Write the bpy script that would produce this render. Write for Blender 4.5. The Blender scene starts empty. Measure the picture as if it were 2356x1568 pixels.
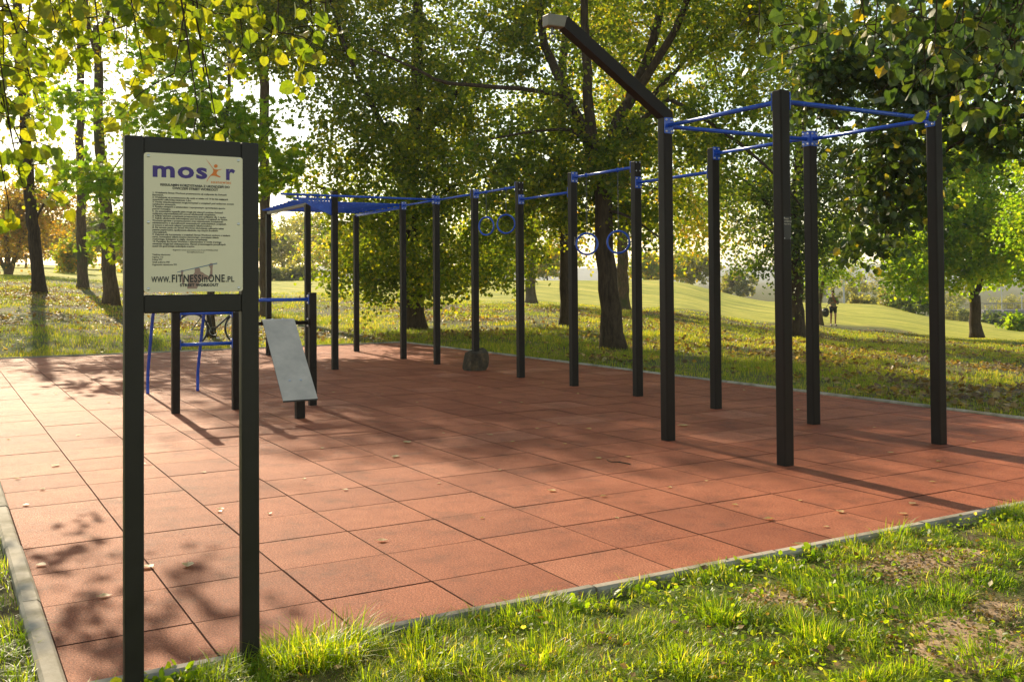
import bpy, math, random
import numpy as np
from mathutils import Vector, Matrix
R = math.radians
random.seed(7)
scn = bpy.context.scene
col = scn.collection

# ------------------------------------------------------------------ camera, sky, sun, exposure
YAW, PIT, ROL, FPX, CY, HC, X0, Y0 = -0.526648447, 0.0194883724, -0.00742772378, 2289.05, 599.47, 1.31395, -5.11555, 6.85454
cyw, syw, cp, sp, cr, sr = math.cos(YAW), math.sin(YAW), math.cos(PIT), math.sin(PIT), math.cos(ROL), math.sin(ROL)
cam = bpy.data.cameras.new('camera')
camo = bpy.data.objects.new('camera', cam); col.objects.link(camo); scn.camera = camo
cam.sensor_width = 36.0; cam.lens = FPX / 2356 * 36
cam.shift_y = -(784 - CY) / 2356 * 1.0
cam.clip_start = 0.05; cam.clip_end = 6000
_r = Vector((syw, -cyw, 0)); _f = Vector((cyw * cp, syw * cp, sp)); _u = Vector((-cyw * sp, -syw * sp, cp))
# image x axis / y axis after roll
_xr = _r * cr + _u * sr
_yu = _u * cr - _r * sr
m = Matrix((( _xr.x, _yu.x, -_f.x, X0), (_xr.y, _yu.y, -_f.y, Y0), (_xr.z, _yu.z, -_f.z, HC), (0, 0, 0, 1)))
camo.matrix_world = m

SUN_EL = R(28.4); SUN_AZ = (0.9990, -0.045)
world = bpy.data.worlds.new("World"); scn.world = world; world.use_nodes = True
nt = world.node_tree; nt.nodes.clear()
sky = nt.nodes.new('ShaderNodeTexSky'); sky.sky_type = 'NISHITA'; sky.sun_disc = False
sky.sun_elevation = SUN_EL; sky.sun_rotation = math.atan2(SUN_AZ[0], SUN_AZ[1])
sky.air_density = 1.0; sky.dust_density = 0.3; sky.ozone_density = 1.0
bg = nt.nodes.new('ShaderNodeBackground'); bg.inputs[1].default_value = 0.145
wo = nt.nodes.new('ShaderNodeOutputWorld')
tint = nt.nodes.new('ShaderNodeMix'); tint.data_type = 'RGBA'; tint.blend_type = 'MULTIPLY'; tint.inputs[0].default_value = 1; tint.inputs[7].default_value = (1.0, 0.85, 0.64, 1)
nt.links.new(sky.outputs[0], tint.inputs[6]); nt.links.new(tint.outputs[2], bg.inputs[0]); nt.links.new(bg.outputs[0], wo.inputs[0])
sl = bpy.data.lights.new('sun', 'SUN'); sl.energy = 3.9; sl.angle = R(0.48); sl.color = (1.0, 0.84, 0.60)
so = bpy.data.objects.new('sun', sl); col.objects.link(so)
sd = Vector((SUN_AZ[0] * math.cos(SUN_EL), SUN_AZ[1] * math.cos(SUN_EL), math.sin(SUN_EL)))
so.rotation_euler = sd.to_track_quat('Z', 'Y').to_euler(); so.location = (20, 0, 30)
scn.view_settings.view_transform = 'Standard'; scn.view_settings.look = 'None'
scn.view_settings.exposure = 0.98; scn.view_settings.gamma = 1
scn.render.engine = 'CYCLES'
scn.cycles.max_bounces = 6; scn.cycles.transparent_max_bounces = 4; scn.cycles.transmission_bounces = 4
scn.cycles.diffuse_bounces = 3; scn.cycles.glossy_bounces = 2; scn.cycles.volume_bounces = 0
scn.cycles.use_denoising = True

# ------------------------------------------------------------------ photo <-> world helpers (used only to measure where things stand)
def W(px, py, Z):
    dx, dy = px - 1178, py - CY
    x = cr * dx + sr * dy; y = -sr * dx + cr * dy
    r0 = x / FPX; u = -y / FPX
    r1 = cp * u + sp; r2 = -sp * u + cp
    k = Z / r2
    return np.array([X0 + k * (syw * r0 + cyw * r2), Y0 + k * (-cyw * r0 + syw * r2), HC + k * r1])
def toPZ(x, y):
    dx, dy = np.asarray(x) - X0, np.asarray(y) - Y0
    r = syw * dx - cyw * dy; Z = cyw * dx + syw * dy
    Zs = np.where(np.abs(Z) < 0.1, 0.1, Z)
    return 1178 + FPX * r / Zs, Z
def ground_hit(px, py, z=0.0):
    a = W(px, py, 1.0) - np.array([X0, Y0, HC]); t = (z - HC) / a[2]
    return X0 + t * a[0], Y0 + t * a[1]

# terrain heights measured along columns of the photo: px -> [(distance, image y of the ground)]
COLS = {
 0:    [(17, None), (22, 745), (27, 700), (33, 662), (45, 634), (60, 622), (100, 612), (200, 608), (400, 625)],
 350:  [(18.6, None), (24, 745), (30, 705), (36, 674), (48, 645), (65, 630), (100, 620), (200, 612), (400, 625)],
 650:  [(20.2, None), (24, 762), (30, 727), (38, 692), (46, 670), (65, 652), (80, 646), (120, 642), (400, 640)],
 1150: [(17, None), (22, 774), (28, 737), (36, 710), (45, 693), (60, 674), (72, 656), (85, 645), (120, 660), (400, 660)],
 1500: [(14.4, None), (20, 800), (28, 756), (40, 717), (52, 695), (60, 688), (72, 660), (82, 641), (110, 655), (400, 665)],
 1800: [(11.9, None), (20, 810), (30, 773), (40, 752), (50, 736), (65, 710), (80, 692), (100, 700), (140, 690), (400, 660)],
 2000: [(11, None), (20, 822), (30, 795), (40, 774), (50, 756), (65, 722), (85, 698), (110, 730), (150, 715), (400, 668)],
 2250: [(10, None), (20, 836), (30, 806), (40, 787), (48, 775), (60, 752), (72, 739), (95, 770), (140, 740), (400, 670)],
 2356: [(9.4, None), (20, 843), (30, 812), (40, 793), (55, 768), (65, 757), (90, 790), (140, 745), (400, 670)],
}
ZR = np.array([0, 9, 12, 15, 18, 20, 22, 25, 28, 31, 35, 40, 45, 50, 55, 60, 66, 72, 78, 85, 95, 110, 140, 200, 400, 3000.])
_cx = sorted(COLS); _tab = []
for px in _cx:
    yh = 644.2 - 0.0074 * (px - 1178)
    zz, hh = [0], [0]
    for Z, yy in COLS[px]:
        zz.append(Z); hh.append(0 if yy is None else HC - (yy - yh) * Z / FPX)
    zz.append(3000); hh.append(hh[-1])
    _tab.append(np.interp(ZR, zz, hh))
_tab = np.array(_tab); _cx = np.array([-1500] + _cx + [4000], float); _tab = np.vstack([_tab[:1], _tab, _tab[-1:]])
def T(x, y):
    px, Z = toPZ(x, y)
    px = np.clip(px, -1500, 4000); px = np.where(Z < 1, 1178, px); Zc = np.clip(Z, 0, 3000)
    xi = np.clip(np.searchsorted(_cx, px) - 1, 0, len(_cx) - 2); tx = (px - _cx[xi]) / (_cx[xi + 1] - _cx[xi])
    zi = np.clip(np.searchsorted(ZR, Zc) - 1, 0, len(ZR) - 2); tz = np.clip((Zc - ZR[zi]) / (ZR[zi + 1] - ZR[zi]), 0, 1)
    tx = tx * tx * (3 - 2 * tx)
    a = _tab[xi, zi] * (1 - tz) + _tab[xi, zi + 1] * tz; b = _tab[xi + 1, zi] * (1 - tz) + _tab[xi + 1, zi + 1] * tz
    h = a * (1 - tx) + b * tx
    # flat round the paving
    dx = np.maximum(np.maximum(-1.7 - x, np.asarray(x) - 14.5), 0); dy = np.maximum(np.maximum(-1.9 - y, np.asarray(y) - 6.6), 0)
    k = np.clip(np.hypot(dx, dy) / 2.0, 0, 1)
    return h * k - 0.03

# ------------------------------------------------------------------ mesh builder
class MB:
    def __init__(s): s.V = []; s.F = []; s.n = 0; s.uv = None
    def add(s, V, F, mi=0):
        V = np.asarray(V, dtype=np.float32).reshape(-1, 3)
        if isinstance(F, np.ndarray): s.F.append((F + s.n, mi))
        else:
            by = {}
            for f in F: by.setdefault(len(f), []).append(f)
            for k, fs in by.items(): s.F.append((np.array(fs, dtype=np.int64) + s.n, mi))
        s.V.append(V); s.n += len(V)
    def mesh(s, name, mats, smooth=False):
        me = bpy.data.meshes.new(name)
        V = np.concatenate(s.V); me.vertices.add(len(V)); me.vertices.foreach_set('co', V.ravel())
        nl = sum(f.size for f, _ in s.F); nf = sum(len(f) for f, _ in s.F)
        me.loops.add(nl); me.polygons.add(nf)
        me.loops.foreach_set('vertex_index', np.concatenate([f.ravel() for f, _ in s.F]).astype(np.int32))
        cnt = np.concatenate([np.full(len(f), f.shape[1]) for f, _ in s.F]); st = np.concatenate([[0], np.cumsum(cnt)[:-1]])
        me.polygons.foreach_set('loop_start', st.astype(np.int32))
        mi = np.concatenate([np.full(len(f), k) for f, k in s.F]); me.polygons.foreach_set('material_index', mi.astype(np.int32))
        me.polygons.foreach_set('use_smooth', np.full(nf, bool(smooth)))
        for m_ in (mats if isinstance(mats, (list, tuple)) else [mats]): me.materials.append(m_)
        me.update(calc_edges=True); me.validate(verbose=False)
        return me
    def build(s, name, mats, parent=None, smooth=False, loc=None):
        o = bpy.data.objects.new(name, s.mesh(name, mats, smooth)); col.objects.link(o)
        if parent is not None:
            o.parent = parent
            p = parent; off = Vector((0, 0, 0))
            while p is not None: off += Vector(p.location); p = p.parent
            o.location = -off  # geometry is written in world space
        if loc is not None: o.location = loc
        return o
def tag(o, label=None, cat=None, group=None, kind=None):
    if label: o['label'] = label
    if cat: o['category'] = cat
    if group: o['group'] = group
    if kind: o['kind'] = kind
    return o
def empty(name, loc, label, cat, group=None):
    o = bpy.data.objects.new(name, None); col.objects.link(o); o.location = loc; o.empty_display_size = 0.2
    return tag(o, label, cat, group)
def rrect(w, h, r, seg=3):
    P = []
    for cx, cy, a0 in ((w / 2 - r, h / 2 - r, 0), (-w / 2 + r, h / 2 - r, 90), (-w / 2 + r, -h / 2 + r, 180), (w / 2 - r, -h / 2 + r, 270)):
        for k in range(seg + 1):
            a = R(a0 + 90 * k / seg); P.append((cx + r * math.cos(a), cy + r * math.sin(a)))
    return P
def prism(mb, prof, z0, z1, M=None, mi=0, cham=0.0):
    """prof in local xy, extruded along local z; M 4x4 Matrix to world"""
    n = len(prof); P = np.array(prof)
    rings = []
    if cham > 0:
        c = P.mean(0); L = np.abs(P - c).max(0); k = 1 - cham / np.maximum(L, 1e-6)
        S = c + (P - c) * k
        for q, z in ((S, z0), (P, z0 + cham), (P, z1 - cham), (S, z1)): rings.append(np.column_stack([q, np.full(n, z)]))
    else:
        for z in (z0, z1): rings.append(np.column_stack([P, np.full(n, z)]))
    V = np.vstack(rings)
    if M is not None: V = (np.array(M)[:3, :3] @ V.T).T + np.array(M)[:3, 3]
    F = []
    for k in range(len(rings) - 1):
        for i in range(n):
            j = (i + 1) % n; F.append((k * n + i, k * n + j, (k + 1) * n + j, (k + 1) * n + i))
    F.append(tuple(range(n))[::-1]); F.append(tuple(range((len(rings) - 1) * n, len(rings) * n)))
    mb.add(V, F, mi)
def frame(o, z, x=None):
    z = Vector(z).normalized(); x = Vector(x) if x is not None else (Vector((0, 0, 1)) if abs(z.z) < 0.9 else Vector((1, 0, 0)))
    y = z.cross(x).normalized(); x = y.cross(z).normalized()
    return Matrix(((x.x, y.x, z.x, o[0]), (x.y, y.y, z.y, o[1]), (x.z, y.z, z.z, o[2]), (0, 0, 0, 1)))
def box(mb, x0, x1, y0, y1, z0, z1, mi=0, b=0.0, M=None):
    if b > 0:
        prism(mb, [(p[0] + (x0 + x1) / 2, p[1] + (y0 + y1) / 2) for p in rrect(x1 - x0, y1 - y0, b, 2)], z0, z1, M, mi, cham=b)
    else:
        prism(mb, [(x0, y0), (x1, y0), (x1, y1), (x0, y1)], z0, z1, M, mi)
def tube(mb, P, rad, n=8, mi=0, caps=True):
    P = np.asarray(P, float); m_ = len(P); rad = np.full(m_, rad, float) if np.isscalar(rad) else np.asarray(rad, float)
    t = np.gradient(P, axis=0); t /= np.linalg.norm(t, axis=1)[:, None] + 1e-12
    ref = np.array([0, 0, 1.]) if abs(t[0][2]) < 0.9 else np.array([1., 0, 0])
    a = np.cross(t[0], ref); a /= np.linalg.norm(a)
    ang = np.linspace(0, 2 * np.pi, n, endpoint=False); V = []
    for i in range(m_):
        a = a - t[i] * a.dot(t[i]); a /= np.linalg.norm(a) + 1e-12
        b = np.cross(t[i], a)
        V.append(P[i] + rad[i] * (np.cos(ang)[:, None] * a + np.sin(ang)[:, None] * b))
    V = np.vstack(V); i = np.arange(n); j = (i + 1) % n
    F = np.concatenate([np.column_stack([k * n + i, k * n + j, (k + 1) * n + j, (k + 1) * n + i]) for k in range(m_ - 1)])
    mb.add(V, F, mi)
    if caps:
        c = [tuple(range(n))[::-1], tuple(range((m_ - 1) * n, m_ * n))]
        mb.F.append((np.array(c, dtype=np.int64) + mb.n - m_ * n, mi))
def torus(mb, c, nrm, Rr, r, n=32, k=10, mi=0, x=None, squash=1.0):
    M = np.array(frame(c, nrm, x)); V = []
    for a in np.linspace(0, 2 * np.pi, n, endpoint=False):
        for b in np.linspace(0, 2 * np.pi, k, endpoint=False):
            V.append(((Rr + r * math.cos(b)) * math.cos(a), squash * (Rr + r * math.cos(b)) * math.sin(a), r * math.sin(b)))
    V = (M[:3, :3] @ np.array(V).T).T + M[:3, 3]
    F = [(i * k + j, ((i + 1) % n) * k + j, ((i + 1) % n) * k + (j + 1) % k, i * k + (j + 1) % k) for i in range(n) for j in range(k)]
    mb.add(V, F, mi)
def dome(mb, c, nrm, r, h=0.5, mi=0, n=10):
    M = np.array(frame(c, nrm)); V = []; rows = 3
    for k in range(rows):
        a = k / rows * math.pi / 2
        for i in range(n):
            t_ = 2 * math.pi * i / n; V.append((r * math.cos(a) * math.cos(t_), r * math.cos(a) * math.sin(t_), r * h * math.sin(a)))
    V.append((0, 0, r * h)); V = (M[:3, :3] @ np.array(V).T).T + M[:3, 3]
    F = [(k * n + i, k * n + (i + 1) % n, (k + 1) * n + (i + 1) % n, (k + 1) * n + i) for k in range(rows - 1) for i in range(n)]
    F += [((rows - 1) * n + i, (rows - 1) * n + (i + 1) % n, rows * n) for i in range(n)]
    mb.add(V, F, mi)
def spline(P, n):
    """Catmull-Rom through points, n samples"""
    P = np.asarray(P, float); 
    if len(P) == 2: return P[0] + (P[1] - P[0]) * np.linspace(0, 1, n)[:, None]
    Q = np.vstack([2 * P[0] - P[1], P, 2 * P[-1] - P[-2]]); out = []
    for u in np.linspace(0, len(P) - 1 - 1e-6, n):
        i = int(u); t = u - i; p0, p1, p2, p3 = Q[i:i + 4]
        out.append(0.5 * ((2 * p1) + (-p0 + p2) * t + (2 * p0 - 5 * p1 + 4 * p2 - p3) * t * t + (-p0 + 3 * p1 - 3 * p2 + p3) * t ** 3))
    return np.array(out)

# ------------------------------------------------------------------ materials
def mat(name):
    m_ = bpy.data.materials.new(name); m_.use_nodes = True; t = m_.node_tree
    return m_, t, t.nodes['Principled BSDF']
def nd(t, typ, **kw):
    n = t.nodes.new(typ)
    for k, v in kw.items(): setattr(n, k, v)
    return n
def ramp(t, src, stops, interp='LINEAR'):
    r = t.nodes.new('ShaderNodeValToRGB'); r.color_ramp.interpolation = interp
    e = r.color_ramp.elements
    while len(e) < len(stops): e.new(0.5)
    for k, (p, c) in enumerate(stops): e[k].position = p; e[k].color = (*c, 1) if len(c) == 3 else c
    t.links.new(src, r.inputs[0]); return r
def noise(t, scale, detail=4, rough=0.6, vec=None, dim='3D'):
    n = t.nodes.new('ShaderNodeTexNoise'); n.inputs['Scale'].default_value = scale; n.inputs['Detail'].default_value = detail; n.inputs['Roughness'].default_value = rough
    if vec is not None: t.links.new(vec, n.inputs['Vector'])
    return n
def coords(t):
    g = t.nodes.new('ShaderNodeNewGeometry'); return g.outputs['Position'], g
def mixc(t, fac, a, b, typ='MIX'):
    n = t.nodes.new('ShaderNodeMix'); n.data_type = 'RGBA'; n.blend_type = typ
    for sck, v in ((n.inputs[0], fac), (n.inputs[6], a), (n.inputs[7], b)):
        if hasattr(v, 'links'): t.links.new(v, sck)
        elif isinstance(v, (int, float)): sck.default_value = v
        else: sck.default_value = (*v, 1)
    return n.outputs[2]
def bump(t, bs, h, s, dist=0.01):
    b = t.nodes.new('ShaderNodeBump'); b.inputs['Strength'].default_value = s; b.inputs['Distance'].default_value = dist
    t.links.new(h, b.inputs['Height']); t.links.new(b.outputs[0], bs.inputs['Normal']); return b
def simple(name, c, rough=0.5, metal=0.0, spec=0.5, nscale=None, namt=0.2, bsc=None, bst=0.2):
    m_, t, bs = mat(name); bs.inputs['Roughness'].default_value = rough; bs.inputs['Metallic'].default_value = metal
    bs.inputs['Specular IOR Level'].default_value = spec; bs.inputs['Base Color'].default_value = (*c, 1)
    p, g = coords(t)
    if nscale:
        n = noise(t, nscale, 5, 0.65, p)
        r = ramp(t, n.outputs[0], [(0.3, tuple(x * (1 - namt) for x in c)), (0.7, tuple(min(1, x * (1 + namt)) for x in c))])
        t.links.new(r.outputs[0], bs.inputs['Base Color'])
        r2 = ramp(t, n.outputs[0], [(0.3, (rough * 0.85,) * 3), (0.7, (min(1, rough * 1.15),) * 3)]); t.links.new(r2.outputs[0], bs.inputs['Roughness'])
    if bsc:
        n2 = noise(t, bsc, 3, 0.6, p); bump(t, bs, n2.outputs[0], bst, 0.004)
    return m_
def leafmat(name, stops, trans=0.55, rough=0.45, tboost=1.0, spec=0.35):
    tboost *= 2.6
    stops = [(q, tuple(v * 1.2 for v in c)) for q, c in stops]
    """leaf: colour varies leaf by leaf, light passes through"""
    m_, t, bs = mat(name); out = t.nodes['Material Output']
    p, g = coords(t)
    r = ramp(t, g.outputs['Random Per Island'], stops)
    n = noise(t, 0.45, 2, 0.5, p)
    r2 = ramp(t, n.outputs[0], [(0.35, (0.75, 0.85, 0.8)), (0.65, (1.2, 1.1, 0.9))])
    c = mixc(t, 1.0, r.outputs[0], r2.outputs[0], 'MULTIPLY')
    nf = noise(t, 70, 3, 0.7, p); r3 = ramp(t, nf.outputs[0], [(0.3, (0.62, 0.66, 0.6)), (0.52, (1, 1, 1)), (0.75, (1.3, 1.15, 1.0))]); c = mixc(t, 1.0, c, r3.outputs[0], 'MULTIPLY')
    t.links.new(c, bs.inputs['Base Color']); bs.inputs['Roughness'].default_value = rough; bs.inputs['Specular IOR Level'].default_value = spec
    tr = t.nodes.new('ShaderNodeBsdfTranslucent')
    c2 = mixc(t, 1.0, c, (1.9 * tboost, 1.75 * tboost, 0.5 * tboost), 'MULTIPLY'); t.links.new(c2, tr.inputs[0])
    mx = t.nodes.new('ShaderNodeMixShader'); mx.inputs[0].default_value = trans
    t.links.new(bs.outputs[0], mx.inputs[1]); t.links.new(tr.outputs[0], mx.inputs[2]); t.links.new(mx.outputs[0], out.inputs[0])
    return m_

M_post = simple('dark_powder_coat', (0.012, 0.008, 0.006), 0.5, 0.0, 0.2, 6, 0.3, 900, 0.15)
M_signf = simple('dark_sign_frame', (0.018, 0.014, 0.011), 0.45, 0.0, 0.3, 8, 0.25, 900, 0.1)
M_blue = simple('blue_gloss_paint', (0.014, 0.085, 0.52), 0.25, 0.0, 0.5, 12, 0.2)
M_bolt = simple('zinc_bolt', (0.6, 0.6, 0.62), 0.3, 1.0)
M_chain = simple('chain_steel', (0.16, 0.16, 0.16), 0.5, 1.0)
M_glare = simple('painted_flare_and_sun', (0.21, 0.19, 0.15), 0.5, 0.0, 0.4, 8, 0.15)  # beige stands in for lens flare and for sunlight on dark steel
M_board = simple('grey_sit_up_board', (0.56, 0.49, 0.41), 0.6, 0.0, 0.15, 5, 0.15, 300, 0.1)
M_edge = simple('black_board_edge', (0.02, 0.018, 0.018), 0.5)
M_plate = simple('cream_sign_plate', (0.80, 0.70, 0.50), 0.4, 0.0, 0.3, 3, 0.05)
M_ink = simple('black_print', (0.02, 0.02, 0.02), 0.5)
M_purple = simple('purple_print', (0.05, 0.02, 0.20), 0.5)
M_orange = simple('orange_print', (0.75, 0.19, 0.02), 0.5)
M_brownp = simple('faded_brown_print', (0.36, 0.22, 0.17), 0.5)
M_bluep = simple('faded_blue_print', (0.12, 0.19, 0.27), 0.5)
M_white = simple('pale_label_print', (0.55, 0.52, 0.42), 0.5)

def make_rubber():
    m_, t, bs = mat('red_rubber_tiles'); p, g = coords(t)
    fine = noise(t, 230, 2, 0.6, p); gr2 = noise(t, 120, 4, 0.9, p); big = noise(t, 0.55, 5, 0.6, p); mid = noise(t, 4.5, 5, 0.7, p)
    base = ramp(t, g.outputs['Random Per Island'], [(0, (0.32, 0.062, 0.022)), (0.45, (0.37, 0.077, 0.028)), (0.9, (0.42, 0.095, 0.037)), (1, (0.46, 0.125, 0.058))])
    wear = ramp(t, big.outputs[0], [(0.35, (0.82, 0.8, 0.8)), (0.7, (1.15, 1.25, 1.3))])
    c = mixc(t, 1.0, base.outputs[0], wear.outputs[0], 'MULTIPLY')
    st = ramp(t, mid.outputs[0], [(0.30, (0.62, 0.62, 0.64)), (0.48, (1, 1, 1)), (0.72, (1.14, 1.28, 1.36))])
    c = mixc(t, 1.0, c, st.outputs[0], 'MULTIPLY')
    gr = ramp(t, gr2.outputs[0], [(0.36, (0.35, 0.30, 0.28)), (0.5, (1, 1, 1)), (0.63, (1.8, 2.4, 2.7))])
    c = mixc(t, 1.0, c, gr.outputs[0], 'MULTIPLY')
    t.links.new(c, bs.inputs['Base Color'])
    rr = ramp(t, fine.outputs[0], [(0.3, (0.85,) * 3), (0.7, (0.5,) * 3)]); t.links.new(rr.outputs[0], bs.inputs['Roughness'])
    bs.inputs['Specular IOR Level'].default_value = 0.40; bs.inputs['Specular Tint'].default_value = (1.0, 0.86, 0.62, 1)
    b1 = bump(t, bs, gr2.outputs[0], 0.9, 0.010); b2 = t.nodes.new('ShaderNodeBump'); b2.inputs['Strength'].default_value = 0.7; b2.inputs['Distance'].default_value = 0.004
    t.links.new(fine.outputs[0], b2.inputs['Height']); t.links.new(b1.outputs[0], b2.inputs['Normal']); t.links.new(b2.outputs[0], bs.inputs['Normal'])
    return m_
M_rub = make_rubber()
M_joint = simple('dark_tile_joint', (0.06, 0.02, 0.012), 0.95, 0, 0.1)
M_soil = simple('dry_bare_soil', (0.40, 0.27, 0.16), 0.95, 0, 0.2, 14, 0.4, 60, 1.0)
M_kerb = simple('concrete_kerb', (0.42, 0.37, 0.29), 0.85, 0, 0.4, 5, 0.2, 220, 0.5)
def kerb_tone():
    t = M_kerb.node_tree; bs = t.nodes['Principled BSDF']; p, g = coords(t); n = noise(t, 2.6, 5, 0.7, p); k = ramp(t, n.outputs[0], [(0.35, (0.5, 0.5, 0.42)), (0.55, (1, 1, 1))]); r = ramp(t, g.outputs['Random Per Island'], [(0, (0.72, 0.72, 0.7)), (1, (1.15, 1.12, 1.08))])
    src = bs.inputs['Base Color'].links[0].from_socket; c = mixc(t, 1.0, src, k.outputs[0], 'MULTIPLY'); t.links.new(mixc(t, 1.0, c, r.outputs[0], 'MULTIPLY'), bs.inputs['Base Color'])
kerb_tone()

def make_ground():
    m_, t, bs = mat('park_ground'); p, g = coords(t)
    at = nd(t, 'ShaderNodeAttribute'); at.attribute_name = 'lawn'
    n1 = noise(t, 0.9, 6, 0.65, p); n2 = noise(t, 9, 5, 0.7, p); n3 = noise(t, 60, 3, 0.7, p)
    wild = ramp(t, n1.outputs[0], [(0.34, (0.15, 0.105, 0.05)), (0.47, (0.13, 0.12, 0.035)), (0.6, (0.10, 0.13, 0.022))])
    fl = ramp(t, n2.outputs[0], [(0.35, (0.55, 0.5, 0.45)), (0.55, (1, 1, 1)), (0.7, (1.6, 1.5, 1.3))])
    c = mixc(t, 1.0, wild.outputs[0], fl.outputs[0], 'MULTIPLY')
    mp = nd(t, 'ShaderNodeMapping'); mp.inputs['Rotation'].default_value = (0, 0, R(60)); mp.inputs['Scale'].default_value = (0.12, 1.1, 1)
    t.links.new(p, mp.inputs[0]); n4 = noise(t, 1.0, 4, 0.6, mp.outputs[0])
    nl = noise(t, 2.2, 6, 0.75, p); mxl = nd(t, 'ShaderNodeMath', operation='ADD'); ml = nd(t, 'ShaderNodeMath', operation='MULTIPLY'); ml.inputs[1].default_value = 0.5; t.links.new(nl.outputs[0], ml.inputs[0]); t.links.new(n4.outputs[0], mxl.inputs[0]); t.links.new(ml.outputs[0], mxl.inputs[1])
    lawn = ramp(t, mxl.outputs[0], [(0.56, (0.22, 0.25, 0.025)), (0.74, (0.38, 0.37, 0.035)), (0.9, (0.55, 0.48, 0.075))])
    c = mixc(t, at.outputs['Fac'], c, lawn.outputs[0])
    f3 = ramp(t, n3.outputs[0], [(0.3, (0.75, 0.75, 0.75)), (0.7, (1.25, 1.25, 1.25))])
    c = mixc(t, 1.0, c, f3.outputs[0], 'MULTIPLY')
    t.links.new(c, bs.inputs['Base Color']); bs.inputs['Roughness'].default_value = 0.9; bs.inputs['Specular IOR Level'].default_value = 0.2
    bump(t, bs, n2.outputs[0], 0.6, 0.05)
    return m_
M_ground = make_ground()
def make_bark(name, a, b, moss=None):
    m_, t, bs = mat(name); p, g = coords(t)
    mp = nd(t, 'ShaderNodeMapping'); mp.inputs['Scale'].default_value = (9, 9, 1.6); t.links.new(p, mp.inputs[0])
    n = noise(t, 2.2, 6, 0.7, mp.outputs[0]); r = ramp(t, n.outputs[0], [(0.35, a), (0.65, b)])
    c = r.outputs[0]
    if moss:
        n2 = noise(t, 1.6, 4, 0.6, p); k = ramp(t, n2.outputs[0], [(0.5, (0, 0, 0)), (0.65, (1, 1, 1))]); c = mixc(t, k.outputs[0], c, moss)
    t.links.new(c, bs.inputs['Base Color']); bs.inputs['Roughness'].default_value = 0.9; bs.inputs['Specular IOR Level'].default_value = 0.2
    bump(t, bs, n.outputs[0], 0.8, 0.04); return m_
M_bark = make_bark('dark_bark', (0.030, 0.020, 0.012), (0.085, 0.058, 0.035))
M_bark2 = make_bark('brown_bark', (0.07, 0.045, 0.025), (0.17, 0.115, 0.065), (0.07, 0.08, 0.025))
M_bark3 = make_bark('grey_bark', (0.10, 0.085, 0.06), (0.22, 0.18, 0.13), (0.10, 0.10, 0.05))
# leaf palettes
L_green = leafmat('linden_leaves', [(0, (0.033, 0.058, 0.009)), (0.5, (0.068, 0.096, 0.010)), (0.88, (0.115, 0.128, 0.012)), (1, (0.20, 0.165, 0.02))], 0.62, 0.4)
L_deep = leafmat('deep_green_leaves', [(0, (0.022, 0.045, 0.012)), (0.6, (0.045, 0.075, 0.015)), (1, (0.10, 0.12, 0.02))], 0.42)
L_gold = leafmat('golden_leaves', [(0, (0.06, 0.10, 0.013)), (0.5, (0.12, 0.135, 0.016)), (0.88, (0.19, 0.16, 0.018)), (1, (0.25, 0.14, 0.02))], 0.6)
L_maple = leafmat('maple_leaves', [(0, (0.055, 0.10, 0.010)), (0.6, (0.09, 0.14, 0.012)), (1, (0.16, 0.17, 0.016))], 0.65)
L_near = leafmat('lime_green_leaves', [(0, (0.045, 0.080, 0.010)), (0.5, (0.10, 0.135, 0.012)), (1, (0.17, 0.17, 0.014))], 0.5, 0.35, 0.8)
L_neard = leafmat('dark_near_leaves', [(0, (0.020, 0.042, 0.016)), (0.6, (0.035, 0.062, 0.018)), (0.95, (0.07, 0.09, 0.02)), (1, (0.24, 0.19, 0.025))], 0.30, 0.38)
L_orange = leafmat('orange_brown_leaves', [(0, (0.10, 0.10, 0.02)), (0.5, (0.17, 0.125, 0.03)), (1, (0.22, 0.12, 0.03))], 0.45, 0.5, 0.75)
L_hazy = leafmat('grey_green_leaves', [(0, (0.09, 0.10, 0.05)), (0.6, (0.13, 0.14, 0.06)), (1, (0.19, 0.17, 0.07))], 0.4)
G_blade = leafmat('grass_blades', [(0, (0.06, 0.115, 0.008)), (0.5, (0.13, 0.19, 0.010)), (0.88, (0.19, 0.22, 0.012)), (1, (0.34, 0.29, 0.13))], 0.5, 0.42, 0.85, 0.4)
G_far = leafmat('meadow_grass_blades', [(0, (0.065, 0.095, 0.012)), (0.6, (0.12, 0.15, 0.02)), (1, (0.26, 0.21, 0.06))], 0.5, 0.5, 0.9)
L_litter = leafmat('dry_leaf_litter', [(0, (0.07, 0.04, 0.02)), (0.5, (0.17, 0.10, 0.045)), (0.85, (0.28, 0.18, 0.08)), (1, (0.42, 0.31, 0.17))], 0.25, 0.5, 0.6)
L_fallen = leafmat('fallen_leaf_surface', [(0, (0.30, 0.22, 0.10)), (1, (0.45, 0.36, 0.20))], 0.2, 0.5, 0.6)

exec_parts = []
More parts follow.
